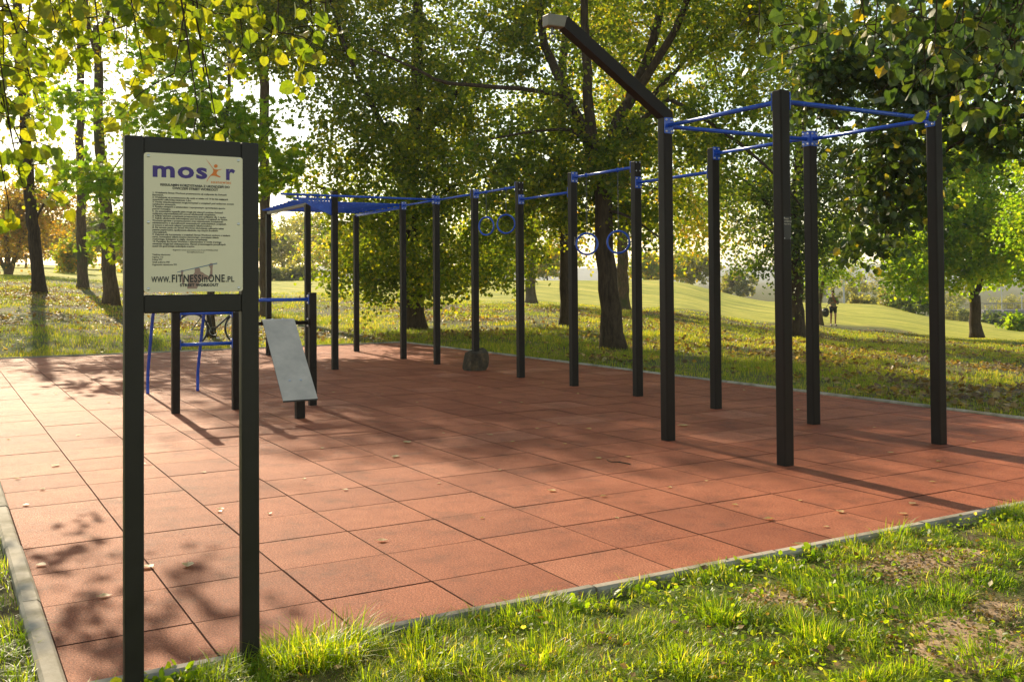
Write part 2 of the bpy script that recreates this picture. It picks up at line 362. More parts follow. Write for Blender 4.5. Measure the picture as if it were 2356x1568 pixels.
# ------------------------------------------------------------------ ground, paving, kerbs
def make_terrain():
    # fine grid near, stretched far: directions round the camera x distance rings
    ang = np.concatenate([np.linspace(-180, -48, 23), np.linspace(-42, 42, 141), np.linspace(48, 180, 23)[:-1]])
    rad = np.concatenate([np.linspace(0.3, 12, 24), np.linspace(12.5, 30, 45), np.linspace(31, 100, 60), np.geomspace(104, 2500, 26)])
    A, D = np.meshgrid(np.radians(ang), rad); th = YAW - A
    x = X0 + D * np.cos(th); y = Y0 + D * np.sin(th)
    z = T(x, y)
    px, Z = toPZ(x, y)
    nx = np.sin(x * 0.9) * np.cos(y * 1.1) * 0.03 + np.sin(x * 2.3 + 1) * np.sin(y * 2.7) * 0.015
    far = np.clip((np.hypot(x - 6, y - 2) - 10) / 6, 0, 1)
    z = z + nx * far
    # lawn mask: mown grass beyond the trees
    bd = np.interp(px, [-1500, 0, 350, 650, 1150, 1500, 1800, 2000, 2250, 2356, 4000], [40, 40, 44, 42, 42, 44, 46, 51, 43, 40, 40])
    wob = np.sin(px / 60.0) * 1.2 + np.sin(px / 23.0) * 0.7
    lawn = np.clip((Z - bd - wob) / 2.5, 0, 1) * np.where(px > 1600, np.clip((np.interp(px, [1600, 2000, 2356], [108, 92, 72]) - Z) / 5, 0, 1), 1)
    V = np.stack([x, y, z], -1).reshape(-1, 3); nr, na = x.shape
    i, j = np.meshgrid(np.arange(nr - 1), np.arange(na), indexing='ij'); j2 = (j + 1) % na
    F = np.stack([i * na + j, (i + 1) * na + j, (i + 1) * na + j2, i * na + j2], -1).reshape(-1, 4)[:, ::-1]
    mb = MB(); mb.add(V, F)
    mb.add([(X0, Y0, -0.03)], []) if False else None
    o = mb.build('ground', M_ground, smooth=True); o['kind'] = 'structure'
    at = o.data.attributes.new('lawn', 'FLOAT', 'POINT'); at.data.foreach_set('value', lawn.reshape(-1).astype(np.float32))
make_terrain()
def verge(name, x0, x1, y0, y1, nx, ny):
    xs, ys = np.meshgrid(np.linspace(x0, x1, nx), np.linspace(y0, y1, ny), indexing='ij'); z = -0.006 + 0.012 * (np.sin(xs * 5.1 + 1) * np.sin(ys * 4.3) - 0.3)
    edge = np.minimum(np.minimum(xs - x0, x1 - xs), np.minimum(ys - y0, y1 - ys)); z = np.where(edge < 1e-6, -0.05, z); mb = MB()
    i, j = np.meshgrid(np.arange(nx - 1), np.arange(ny - 1), indexing='ij'); F = np.stack([i * ny + j, (i + 1) * ny + j, (i + 1) * ny + j + 1, i * ny + j + 1], -1).reshape(-1, 4)
    mb.add(np.stack([xs, ys, z], -1).reshape(-1, 3), F); o = mb.build(name, M_ground, smooth=True); o['kind'] = 'structure'
verge('verge', -6.2, -1.667, -4.5, 9.5, 40, 120); verge('verge', -1.60, 14.4, 6.556, 9.5, 120, 26)
PX0, PX1, PY0, PY1 = -1.60, 14.42, -1.80, 6.47
def make_paving():
    mb = MB(); rs = np.random.RandomState(3)
    box(mb, PX0, PX1, PY0, PY1, -0.10, -0.012, 1)
    s = 0.512; xs = [PX0] + [v for v in (-0.634 + s * k for k in range(-1, 40)) if PX0 + 0.05 < v < PX1 - 0.05] + [PX1]
    ys = [PY0] + [v for v in (3.95 + 0.508 * k for k in range(-14, 8)) if PY0 + 0.05 < v < PY1 - 0.05] + [PY1]
    V = []; F = []; F2 = []; n = 0
    for i in range(len(xs) - 1):
        for j in range(len(ys) - 1):
            g = 0.0010 + rs.rand(4) * 0.0016; x0, x1, y0, y1 = xs[i] + g[0], xs[i + 1] - g[1], ys[j] + g[2], ys[j + 1] - g[3]
            zt = rs.randn() * 0.0007 + np.array([rs.randn() * 0.00012 for _ in range(4)]); b = 0.0028
            C = [(x0, y0), (x1, y0), (x1, y1), (x0, y1)]; Ci = [(x0 + b, y0 + b), (x1 - b, y0 + b), (x1 - b, y1 - b), (x0 + b, y1 - b)]
            V += [(c[0], c[1], -0.03) for c in C] + [(C[k][0], C[k][1], zt[k] - 0.003) for k in range(4)] + [(Ci[k][0], Ci[k][1], zt[k]) for k in range(4)]
            for k in range(4):
                l = (k + 1) % 4; F.append((n + k, n + l, n + 4 + l, n + 4 + k)); F2.append((n + 4 + k, n + 4 + l, n + 8 + l, n + 8 + k))
            F.append((n + 8, n + 9, n + 10, n + 11)); n += 12
    mb.add(V, F, 0); mb.F.append((np.array(F2, dtype=np.int64) + mb.n - len(V), 1))
    o = mb.build('rubber_paving', [M_rub, M_joint]); o['kind'] = 'structure'
make_paving()
def kerb(name, label, a, b, w, side, group='concrete kerbs round the rubber paving'):
    """row of 1 m kerb stones from a to b, outer side given by unit vector"""
    a = np.array(a, float); b = np.array(b, float); L = np.linalg.norm(b - a); d = (b - a) / L; n = int(round(L)); rs = np.random.RandomState(len(name) + int(L))
    mb = MB(); s = np.array(side, float)
    for k in range(n):
        p0 = a + d * (L * k / n + 0.006); p1 = a + d * (L * (k + 1) / n - 0.006); dz = rs.randn() * 0.002; dn = s * rs.randn() * 0.0015
        prof = [(0.004, -0.12), (w, -0.12), (w, 0.012), (w - 0.012, 0.024), (0.016, 0.024), (0.004, 0.012)]
        V = [(*(p + s * q[0] + dn), q[1] + dz) for p in (p0, p1) for q in prof]
        m_ = len(prof); F = [(i, (i + 1) % m_, m_ + (i + 1) % m_, m_ + i) for i in range(m_)] + [tuple(range(m_))[::-1], tuple(range(m_, 2 * m_))]
        mb.add(V, F)
    o = mb.build(name, M_kerb); o['kind'] = 'structure'; o['label'] = label
kerb('kerb', 'pale concrete kerb along the front grass edge of the rubber paving', (PX0, PY0 - 0.06), (PX0, PY1 + 0.08), 0.065, (-1, 0))
kerb('kerb', 'concrete kerb along the left edge of the rubber paving', (PX0, PY1), (PX1, PY1), 0.08, (0, 1))
kerb('kerb', 'concrete kerb along the far tree side of the rubber paving', (PX0, PY0), (PX1, PY0), 0.06, (0, -1))
kerb('kerb', 'concrete kerb along the far end of the rubber paving', (PX1, PY0 - 0.06), (PX1, PY1 + 0.08), 0.06, (1, 0))

# ------------------------------------------------------------------ workout rig
S = 1.2922; WB = 1.667; PW = 0.09; H = 2.64
rig = empty('workout_frame', (0, 0, 0), 'large workout frame of tall dark square posts and blue pull up bars', 'workout frame')
def post(x, y, h=H, parent=rig, w=PW, label=None):
    mb = MB(); prism(mb, [(p[0] + x, p[1] + y) for p in rrect(w, w, 0.012, 3)], -0.02, h, cham=0.004)
    o = mb.build('post', M_post, parent); 
    if label: o['label'] = label
    return o
def plate_bracket(mb, c, nrm, w=0.088, h=0.13):
    M = frame(c, nrm, (0, 0, 1)); prism(mb, rrect(h, w, 0.008, 2), 0, 0.008, M, 0)
    Mn = np.array(M)
    for sx in (-1, 1):
        for sy in (-1, 1):
            q = Mn[:3, :3] @ np.array([sx * h * 0.36, sy * w * 0.30, 0.008]) + Mn[:3, 3]; dome(mb, q, nrm, 0.0105, 0.8, 1)
def backbolts(x, y, z, nrm, parent):
    mb = MB(); M = np.array(frame((x + nrm[0] * PW / 2, y + nrm[1] * PW / 2, z), nrm, (0, 0, 1)))
    for sx in (-1, 1):
        for sy in (-1, 1):
            q = M[:3, :3] @ np.array([sx * 0.047, sy * 0.026, 0]) + M[:3, 3]; mb = MB(); dome(mb, q, nrm, 0.008, 0.5, 0); mb.build('bolt', M_bolt, parent)
    return None
def bar(a, b, r=0.0168, parent=rig, ends=(True, True), name='bar'):
    a = np.array(a, float); b = np.array(b, float); d = (b - a) / np.linalg.norm(b - a)
    a2 = a + d * PW / 2 if ends[0] else a; b2 = b - d * PW / 2 if ends[1] else b
    mb = MB(); tube(mb, [a2, (a2 + b2) / 2, b2], r, 14); o = mb.build(name, M_blue, parent)
    for p in o.data.polygons: p.use_smooth = len(p.vertices) == 4
    for e, q, n in ((ends[0], a2, d), (ends[1], b2, -d)):
        if e:
            mk = MB(); plate_bracket(mk, q, n); mk.build('bracket', [M_blue, M_bolt], o)
    return o
posts = {}
for i in range(9): posts[('A', i)] = post(S * i, 0)
for i in (0, 1): posts[('B', i)] = post(S * i, WB)
xL = 12.49
posts['B7'] = post(9.09, WB, 2.66); posts['A10'] = post(xL, 0, 2.55); posts['B8'] = post(10.33, WB, 2.55); posts['B10'] = post(xL, WB, 2.53)
zt = H - 0.075; zl = H - 0.24
bar((0, 0, zt), (S, 0, zt)); bar((0, WB, zt), (S, WB, zt)); bar((0, 0, zt), (0, WB, zt)); bar((S, 0, zt), (S, WB, zt))
ringbars = {}
for i in range(1, 8):
    z = {2: zl, 4: zl}.get(i, H - 0.06); ringbars[i] = bar((S * i, 0, z), (S * (i + 1), 0, z))
for i, z in ((2, zl), (4, zl)):
    backbolts(S * (i + 1), 0, z, (-1, 0, 0), posts[('A', i + 1)])
for i in (3, 5): backbolts(S * i, 0, H - 0.06, (-1, 0, 0), posts[('A', i)])
# long cross bar past the near ladder post
bar((S * 7, 0, H - 0.05), (9.05, 2.50, H - 0.05), ends=(True, False))
# ladder: side beams and rungs
def beam(a, b, w, h, m_, name, parent=rig):
    a = Vector(a); b = Vector(b); mb = MB(); prism(mb, rrect(h, w, 0.006, 2), 0, (b - a).length, frame(a, b - a, (0, 0, 1)), 0); return mb.build(name, m_, parent)
beam((10.33, 0.0, 2.555), (xL, 0.0, 2.545), 0.04, 0.05, M_blue, 'ladder_beam'); beam((10.33, WB, 2.555), (xL, WB, 2.545), 0.05, 0.05, M_glare, 'ladder_beam')  # near-side beam is dark steel, its sunlit look painted in as beige
for k in range(9):
    x = 10.33 + (xL - 10.33) * k / 8; mb = MB(); tube(mb, [(x, -0.06, 2.60), (x, 1.0, 2.60), (x, 1.93 - 0.02 * k, 2.60)], 0.0140, 12); o = mb.build('rung', M_blue, rig, smooth=True)
# blue sheet gusset with cut out lettering on the near ladder post: slots left open between small tiles
def gusset():
    mb = MB(); x = 9.09 + 0.0; z1 = 2.60
    ya, yb = WB + 0.045, WB + 0.66
    def slab(poly):
        M = Matrix(((0, 0, 1, x - 0.003), (1, 0, 0, 0), (0, 1, 0, 0), (0, 0, 0, 1)))
        prism(mb, poly, 0, 0.006, M, 0)
    slab([(ya, 2.41), (ya + 0.30, 2.46), (yb - 0.1, 2.545), (yb, 2.565), (ya, 2.565)][::-1] if False else [(ya, 2.30), (ya, 2.475), (ya + 0.40, 2.475), (ya + 0.30, 2.42)][::-1])
    slab([(ya, 2.515), (ya, 2.555), (yb, 2.555), (yb - 0.10, 2.515)][::-1])
    xs = [0, .03, .05, .075, .10, .125, .15, .175, .20, .225, .25, .275, .30, .33, .36, .40]
    for k in range(0, len(xs) - 1, 2): slab([(ya + xs[k], 2.475), (ya + xs[k], 2.515), (ya + xs[k + 1], 2.515), (ya + xs[k + 1], 2.475)][::-1])
    slab([(ya + 0.40, 2.475), (ya + 0.40, 2.515), (yb - 0.10, 2.515), (ya + 0.46, 2.475)][::-1])
    for q in (0.05, 0.2, 0.35, 0.5): slab([(ya + q, 2.555), (ya + q, 2.585), (ya + q + 0.04, 2.585), (ya + q + 0.04, 2.555)][::-1])
    return mb.build('logo_gusset', M_blue, rig)
gusset()
# boom arm on the corner post: one mitred square tube
def boom():
    mb = MB(); x = S; w = PW / 2 + 0.001
    C = [(WB, H), (WB + 0.04, H + 0.02)]
    # centre line in the y-z plane with mitred sections
    cl = [(WB, H - 0.01), (WB, H + 0.015), (WB + 0.99, H + 0.655)]
    d1 = np.array([0, 1.]); d2 = np.array([0.99, 0.64]) / np.hypot(0.99, 0.64); d3 = np.array([1., 0])
    def sect(p, da, db, hw):
        t = da + db; t /= np.linalg.norm(t); n = np.array([-t[1], t[0]]); k = hw / max(0.5, abs(np.dot(n, [-db[1], db[0]])))
        return [p + n * k, p - n * k]
    secs = [sect(np.array(cl[0]), d1, d1, w), sect(np.array(cl[1]), d1, d2, w), sect(np.array(cl[2]), d2, d3, w), sect(np.array([cl[2][0] + 0.16, cl[2][1]]), d3, d3, w)]
    def seg(i, j, mi, m2):
        V = [];
        for s_ in (secs[i], secs[j]):
            for sx in (-1, 1):
                for q in (s_ if sx < 0 else s_[::-1]): V.append((x + sx * w, q[0], q[1]))
        m2.add(V, [(0, 1, 5, 4), (1, 2, 6, 5), (2, 3, 7, 6), (3, 0, 4, 7), (3, 2, 1, 0), (4, 5, 6, 7)])
    seg(0, 1, 0, mb); seg(1, 2, 0, mb); o = mb.build('boom_arm', M_post, rig)
    bv = o.modifiers.new('b', 'BEVEL'); bv.width = 0.006; bv.segments = 2; bv.limit_method = 'ANGLE'
    m2 = MB(); seg(2, 3, 0, m2); h_ = m2.build('flare_pale_arm_end', M_glare, o);  # end of the same dark arm, lens flare put into its colour
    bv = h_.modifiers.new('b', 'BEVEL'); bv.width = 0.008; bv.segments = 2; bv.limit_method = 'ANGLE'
    e = MB(); tube(e, [(x, WB + 1.09, H + 0.61), (x, WB + 1.09, H + 0.56)], 0.012, 8); torus(e, (x, WB + 1.09, H + 0.535), (1, 0, 0), 0.028, 0.007, 16, 6)
    e.build('eye_bolt', M_chain, o)
boom()
# information plates on posts
def label_plate(parent, x, y, z, nrm, w, h):
    M = frame((x, y, z), nrm, (0, 0, 1)); mb = MB(); prism(mb, rrect(h, w, 0.004, 2), 0, 0.003, M, 0)
    Mn = np.array(M)
    for a in (-1, 1):
        for b in (-1, 1): dome(mb, Mn[:3, :3] @ np.array([a * h * 0.45, b * w * 0.42, 0.003]) + Mn[:3, 3], nrm, 0.004, 0.6, 1)
    o = mb.build('info_plate', [M_edge, M_bolt], parent); return o
lp = label_plate(posts[('B', 0)], -PW / 2, WB - 0.002, 1.665, (-1, 0, 0), 0.07, 0.16)

# ------------------------------------------------------------------ text helper
def text_mesh(body, size, M, mat_, parent, name='lettering', sx=1.0, off=0.0, align='LEFT', spacing=1.0, line=1.0, ext=0.0003, shear=0.0, fit=None):
    cu = bpy.data.curves.new('t', 'FONT'); cu.body = body; cu.size = size; cu.align_x = align; cu.offset = off; cu.extrude = ext
    cu.space_character = spacing; cu.space_line = line; cu.resolution_u = 3; cu.shear = shear
    ob = bpy.data.objects.new('t', cu); col.objects.link(ob); dg = bpy.context.evaluated_depsgraph_get(); dg.update()
    me = bpy.data.meshes.new_from_object(ob.evaluated_get(dg)); bpy.data.objects.remove(ob)
    if fit:
        xs_ = [v.co.x for v in me.vertices]; sx = fit / (max(xs_) - min(xs_)); 
        if align == 'LEFT': me.transform(Matrix.Translation((-min(xs_), 0, 0)))
    me.transform(Matrix.Diagonal((sx, 1, 1, 1))); me.transform(M); me.materials.clear(); me.materials.append(mat_)
    o = bpy.data.objects.new(name, me); col.objects.link(o)
    if parent is not None:
        o.parent = parent; p = parent; offv = Vector((0, 0, 0))
        while p is not None: offv += Vector(p.location); p = p.parent
        o.location = -offv
    return o
def facing(x, y, z):  # plane facing -x, text runs toward -y
    return Matrix(((0, 0, -1, x), (-1, 0, 0, y), (0, 1, 0, z), (0, 0, 0, 1)))
text_mesh('STREET\nWORKOUT\nMax 150 kg', 0.014, facing(-PW / 2 - 0.0035, WB + 0.030, 1.725), M_white, lp, line=1.3)
pl4 = posts[('A', 4)]
text_mesh('FITNESS', 0.028, facing(-PW / 2 + S * 4 - 0.001, 0, 0) @ Matrix.Translation((-0.012, 1.84, 0)) @ Matrix.Rotation(R(-90), 4, 'Z'), M_white, pl4)

# ------------------------------------------------------------------ gymnastic rings
def ring(x, z, rot, label, grp, zb):
    root = empty('gym_ring', (x, 0, z), label, 'gym ring', grp)
    n = (-math.cos(rot), math.sin(rot), 0)
    mb = MB(); torus(mb, (x, 0, z), n, 0.128, 0.0125, 40, 10); mb.build('ring', M_blue, root, smooth=True)
    cm = MB(); k = 0; zz = z + 0.128 + 0.012; 
    zz += 0.012
    while zz < zb - 0.03:
        torus(cm, (x, 0, zz), (1, 0, 0) if k % 2 else (0, 1, 0), 0.0085, 0.0024, 10, 5, x=(0, 0, 1)); zz += 0.0195; k += 1
    cm.build('chain', M_chain, root)
    hg = MB(); torus(hg, (x, 0, zb), (1, 0, 0), 0.021, 0.006, 20, 6); hg.build('hanger', M_blue, root)
g = 'blue gymnastic rings on chains'
zb = H - 0.06
ring(4.86, 1.745, R(30), 'large blue ring on a chain, left of the nearer pair, before the thick dark tree', g, zb)
ring(4.22, 1.745, R(44), 'large blue ring on a chain, right one of the nearer pair, beside the dark post', g, zb)
ring(7.40, 2.09, R(64), 'smaller looking blue ring, left one of the farther pair between two posts', g, zb)
ring(6.83, 2.09, R(48), 'smaller looking blue ring, right one of the farther pair, partly behind a post', g, zb)

# ------------------------------------------------------------------ low station: dip bars, low bars and sit up bench
low = empty('low_bar_station', (5.22, 4.1, 0), 'low station of short dark posts with blue dip bars and grey sloping bench', 'exercise station')
lx = 5.22
p1 = post(lx + 0.05, 4.745, 1.19, low, 0.078); p2 = post(lx + 0.03, 4.145, 1.19, low, 0.078); p3 = post(lx - 0.09, 3.365, 1.197, low, 0.078)
def lowbar(a, b, m_=M_blue, r=0.0185, br=True):
    a = np.array(a, float); b = np.array(b, float); d = (b - a) / np.linalg.norm(b - a); a2 = a + d * 0.039; b2 = b - d * 0.039
    mb = MB(); tube(mb, [a2, b2], r, 14); o = mb.build('bar', m_, low); 
    for p in o.data.polygons: p.use_smooth = len(p.vertices) == 4
    if br:
        for q, n in ((a2, d), (b2, -d)): mk = MB(); plate_bracket(mk, q, n, 0.07, 0.10); mk.build('bracket', [M_blue if m_ is M_blue else M_post, M_bolt], o)
lowbar((lx + 0.05, 4.745, 1.0), (lx + 0.03, 4.145, 1.0)); lowbar((lx + 0.05, 4.745, 0.685), (lx + 0.03, 4.145, 0.685))
lowbar((lx + 0.03, 4.145, 1.125), (lx - 0.09, 3.365, 1.125)); lowbar((lx + 0.03, 4.145, 0.88), (lx - 0.09, 3.365, 0.88), M_post, 0.02)
for yy, y2 in ((4.72, 4.655), (4.12, 4.075)):
    P = spline([(lx + 0.08, yy, 1.15), (6.0, yy - 0.02, 1.15), (6.55, y2 + 0.01, 1.13), (6.92, y2, 0.98), (7.12, y2, 0.6), (7.26, y2, 0.28), (7.285, y2, 0.14), (7.285, y2, -0.01)], 36)
    mb = MB(); tube(mb, P, 0.0185, 12); mb.build('dip_bar', M_blue, low, smooth=True)
post(4.226, 3.80, 0.20, low, 0.085)
def bench():
    mb = MB(); rows = 16; V = []; w = 0.17
    prof = [(5.185, 0.905), (5.14, 0.925), (5.08, 0.915), (5.02, 0.87), (4.11, 0.192)]
    prof = [(5.19, 0.885)] + prof[1:]
    pts = np.vstack([spline([(p[0], 0, p[1]) for p in prof[:4]], 8), [(4.11, 0, 0.192)]])
    F = []
    n = len(pts)
    for k, p in enumerate(pts):
        t = (5.19 - p[0]) / 1.08; yc = 3.735 + 0.095 * t
        for dz in (0, -0.016):
            for sy in (w, -w): V.append((p[0], yc + sy, p[2] + dz))
    top = []; edge = []
    for k in range(n - 1):
        a, b = 4 * k, 4 * (k + 1)
        top.append((a, b, b + 1, a + 1)); edge += [(a + 2, a + 3, b + 3, b + 2), (a, a + 2, b + 2, b), (a + 1, b + 1, b + 3, a + 3)]
    edge += [(0, 1, 3, 2), (4 * n - 4, 4 * n - 2, 4 * n - 1, 4 * n - 3)]
    mb.add(V, top, 0); mb.n -= len(V); mb.V.pop(); mb.add(V, edge, 1)
    o = mb.build('bench_board', [M_board, M_edge], low)
    bm = MB(); sl = np.array([-0.91, 0, -0.678]); sl /= np.linalg.norm(sl); nr = np.array([-sl[2], 0, sl[0]]); nr = -nr if nr[2] < 0 else nr
    for (x, t, yy) in ((4.33, 0, 0.055), (4.33, 0, -0.055), (5.12, 0, 0.055), (5.12, 0, -0.055)):
        yc = 3.735 + 0.095 * (5.19 - x) / 1.08; z = 0.192 + (x - 4.11) * 0.745 if x < 5 else 0.926
        bm = MB(); dome(bm, (x, yc + yy, z), nr if x < 5 else (-0.3, 0, 1), 0.013, 0.6); bm.build('bolt', M_bolt, o)
bench()
lp2 = label_plate(p2, lx + 0.03 - 0.04, 4.145, 1.06, (-1, 0, 0), 0.066, 0.12)
text_mesh('STREET\nWORKOUT\n150 kg', 0.013, facing(lx + 0.03 - 0.0435, 4.145 + 0.028, 1.095), M_white, lp2, line=1.3)

# ------------------------------------------------------------------ rules sign
sign = empty('rules_sign', (-1.72, 6.106, 0), 'dark framed rules sign with cream plate on two legs at the front kerb', 'sign')
yl, yr = 6.323, 5.887; fx0, fx1 = -1.72, -1.68; pw = 0.06; zt_s = 1.792
def sbox(name, y0, y1, z0, z1, x0=fx0, x1=fx1, b=0.004):
    mb = MB(); box(mb, x0, x1, y0, y1, z0, z1, 0, b); return mb.build(name, M_signf, sign)
sbox('leg', yl - pw, yl, -0.05, zt_s); sbox('leg', yr, yr + pw, -0.05, zt_s)
sbox('crossbar', yr + pw, yl - pw, zt_s - 0.058, zt_s, fx0 + 0.001, fx1 - 0.001); sbox('crossbar', yr + pw, yl - pw, 1.214, 1.274, fx0 + 0.001, fx1 - 0.001)
mbp = MB(); prx = fx0 + 0.002
prism(mbp, [(-(q[0]), q[1]) for q in rrect(0.322, 0.456, 0.010, 4)][::-1], 0, 0.003, Matrix(((0, 0, -1, fx0 + 0.003), (-1, 0, 0, 6.103), (0, 1, 0, 1.511), (0, 0, 0, 1))), 0)
plate = mbp.build('plate', M_plate, sign)
bt = MB()
for yy in (6.250, 5.957):
    for zz in (1.728, 1.511, 1.294): bt = MB(); dome(bt, (fx0 - 0.0005, yy, zz), (-1, 0, 0), 0.0052, 0.5); bt.build('screw', M_bolt, plate)
px_ = fx0 - 0.0006
def st(body, y, z, size, m_=M_ink, sx=1.0, off=0.0, **k):
    return text_mesh(body, size, facing(px_, y, z) , m_, plate, sx=sx, off=off, ext=0.0002, **k)
st('mos', 6.2366, 1.662, 0.073, M_purple, 1.18, 0.0024, spacing=1.12, name='logo_lettering', fit=0.175); st('r', 5.999, 1.662, 0.073, M_purple, 1.18, 0.0024, name='logo_lettering', fit=0.031)
st('sosnowiec', 6.049, 1.647, 0.0135, M_orange, 1.15, 0.0002, fit=0.067, spacing=1.15)
# orange leaping figure of the logo, a flat outline in plate coordinates (u right, v up)
def poly_on_plate(pts, m_, name, dx=0.0004, x=None):
    mb = MB(); M = facing((px_ if x is None else x), 0, 0); V = [tuple(M @ Vector((-p[0], p[1], dx))) for p in pts]
    mb.add(V, [tuple(range(len(V)))]); o = mb.build(name, m_, plate); bpy.context.view_layer.update(); return o
fig = MB()
def uv(px, py):  # zoomed logo picture (scale 2356 px over 340 photo px, origin 560,570) -> y,z on the plate
    X = (560 + px * 340 / 2356) / 1.63; Y = (570 + py * 340 / 2356) / 1.63
    a = W(X, Y, 1.0) - np.array([X0, Y0, HC]); t = (px_ - X0) / a[0]; return (Y0 + t * a[1], HC + t * a[2])
bodyp = [(1455, 165), (1560, 285), (1655, 420), (1700, 450), (1780, 460), (1850, 450), (1900, 448), (1850, 465), (1800, 475), (1760, 520), (1745, 560), (1775, 600), (1850, 640), (1855, 655), (1830, 665), (1760, 640), (1680, 615), (1600, 620), (1540, 690), (1500, 770), (1485, 770), (1520, 690), (1590, 600), (1640, 555), (1665, 500), (1655, 440), (1560, 310)]
Vf = [(px_ - 0.0003, *uv(*p)) for p in bodyp]
from mathutils.geometry import tessellate_polygon
tri = tessellate_polygon([[Vector(v) for v in Vf]]); fig.add(Vf, [tuple(t_) for t_ in tri])
hd = [(1727 + 50 * math.cos(a), 366 + 45 * math.sin(a)) for a in np.linspace(0, 2 * math.pi, 16, endpoint=False)]
fig.add([(px_ - 0.0003, *uv(*p)) for p in hd], [tuple(range(16))]); fig.build('logo_figure', M_orange, plate)
st('REGULAMIN KORZYSTANIA Z URZĄDZEŃ DO\nĆWICZEŃ STREET WORKOUT', 6.100, 1.632, 0.0105, off=0.0004, align='CENTER', line=1.0, fit=0.226)
RULES = """1. Urządzenia Street Workout przeznaczone są wyłącznie do ćwiczeń
fizycznych.
2. Urządzenia są przeznaczone dla osób w wieku od 14 lat lub mających
wysokość całkowitą minimum 1,4m.
3. Osoby niepełnosprawne mogą korzystać z urządzeń pod nadzorem swoich
opiekunów prawnych.
4. Ryzyko związane z amatorskim i wyczynowym uprawianiem sportu
ponosi ćwiczący.
5. Za ewentualne wypadki jakie mogą się zdarzyć podczas ćwiczeń
wyłączną odpowiedzialność ponosi użytkownik urządzenia.
6. Każdy element urządzenia przeznaczony jest wyłącznie dla 1 osoby.
7. Każdy użytkownik zobowiązany jest korzystać z urządzeń do Street
Workout zgodnie z przeznaczeniem oraz niezwłocznie powiadomić
administratora o zauważonych ewentualnych uszkodzeniach urządzeń,
w trosce o zdrowie własne i pozostałych użytkowników.
8. Na terenie parku do Street Workout obowiązuje całkowity zakaz
palenia papierosów, spożywania alkoholu, czy innych środków
odurzających.
9. Zabrania się korzystania z urządzeń Street Workout osobom z wadami
serca, kontuzjami układu kostno-stawowego, chorobami układu
ruchowego, kobietom w ciąży, chorym na epilepsję.
10. Pamiętaj, że Street Workout i wykonywane w czasie treningu
ewolucje mogą być niebezpieczne. Nawet przestrzeganie powyższych
zasad nie gwarantuje uniknięcia urazów."""
st(RULES, 6.238, 1.6065, 0.0074, off=0.0002, line=1.03, fit=0.265)
st('Regulamin został opracowany przez firmę FITNESSinONE\nbiuro@fitnessinone.pl', 6.100, 1.4195, 0.0062, align='CENTER', line=1.1)
st('Telefony alarmowe:\nOgólny 112\nPolicja 997\nStraż pożarna 998\nPogotowie ratunkowe 999', 6.238, 1.4035, 0.0072, off=0.0001, line=1.14)
def uv2(px, py):
    X = (660 + px * 240 / 2356) / 1.63; Y = (960 + py * 240 / 2356) / 1.63
    a = W(X, Y, 1.0) - np.array([X0, Y0, HC]); t = (px_ - X0) / a[0]; return (Y0 + t * a[1], HC + t * a[2])
ath = [(410, 1200), (440, 1020), (460, 900), (470, 720), (520, 680), (640, 670), (690, 600), (690, 470), (740, 430), (860, 430), (890, 480), (905, 570), (970, 590), (1060, 660), (1160, 710), (1220, 750), (1245, 640), (1270, 460), (1215, 380), (1215, 310), (1270, 262), (1340, 262), (1370, 290), (1365, 330), (1345, 460), (1345, 640), (1350, 700), (1300, 830), (1180, 860), (1000, 850), (880, 960), (830, 1050), (775, 1200)]
for pts in (ath, [(180, 540), (200, 515), (270, 515), (280, 550), (265, 600), (250, 720), (300, 1000), (230, 1020), (190, 760)]):
    mb = MB(); Vf = [(px_ + 0.0001, *uv2(*p)) for p in pts]; tri = tessellate_polygon([[Vector(v) for v in Vf]]); mb.add(Vf, [tuple(t_) for t_ in tri]); mb.build('athlete_print', M_brownp, plate)
mb = MB(); mb.add([(px_ - 0.0001, *uv2(*p)) for p in ((40, 580), (1515, 245), (1515, 285), (1380, 310), (860, 425), (50, 605))], [(0, 1, 2, 3, 4, 5)]); mb.build('bar_print', M_bluep, plate)
px_ = fx0 - 0.0008
st('WWW.', 6.241, 1.3155, 0.0265, off=0.0006, fit=0.059, spacing=1.1); st('FITNESSinONE', 6.1765, 1.3155, 0.0345, off=0.0009, fit=0.1725, spacing=1.12); st('.PL', 6.001, 1.3155, 0.0265, off=0.0006, fit=0.029, spacing=1.1)
st('STREET WORKOUT', 6.088, 1.301, 0.0125, off=0.0006, align='CENTER', fit=0.126, spacing=1.1)
# ------------------------------------------------------------------ leaves and trees
HEX = (np.array([(0, 0, 0), (0.32, -0.46, 0.10), (0.80, -0.36, 0.08), (1.0, 0, -0.06), (0.80, 0.36, 0.08), (0.32, 0.46, 0.10)]), [(0, 1, 2, 3), (0, 3, 4, 5)])
DIA = (np.array([(0, 0, 0), (0.5, -0.42, 0.05), (1.0, 0, 0), (0.5, 0.42, 0.05)]), [(0, 1, 2, 3)])
RND = (np.array([(0, 0, 0), (-0.06, -0.28, .03), (0.22, -0.5, 0.10), (0.62, -0.46, 0.10), (0.92, -0.2, 0.04), (1.06, 0, -0.05), (0.92, 0.2, 0.04), (0.62, 0.46, 0.10), (0.22, 0.5, 0.10), (-0.06, 0.28, .03), (0.5, 0, 0.0)]),
       [(0, 1, 2, 10), (10, 2, 3, 4), (10, 4, 5, 6), (10, 6, 7, 8), (0, 10, 8, 9)])
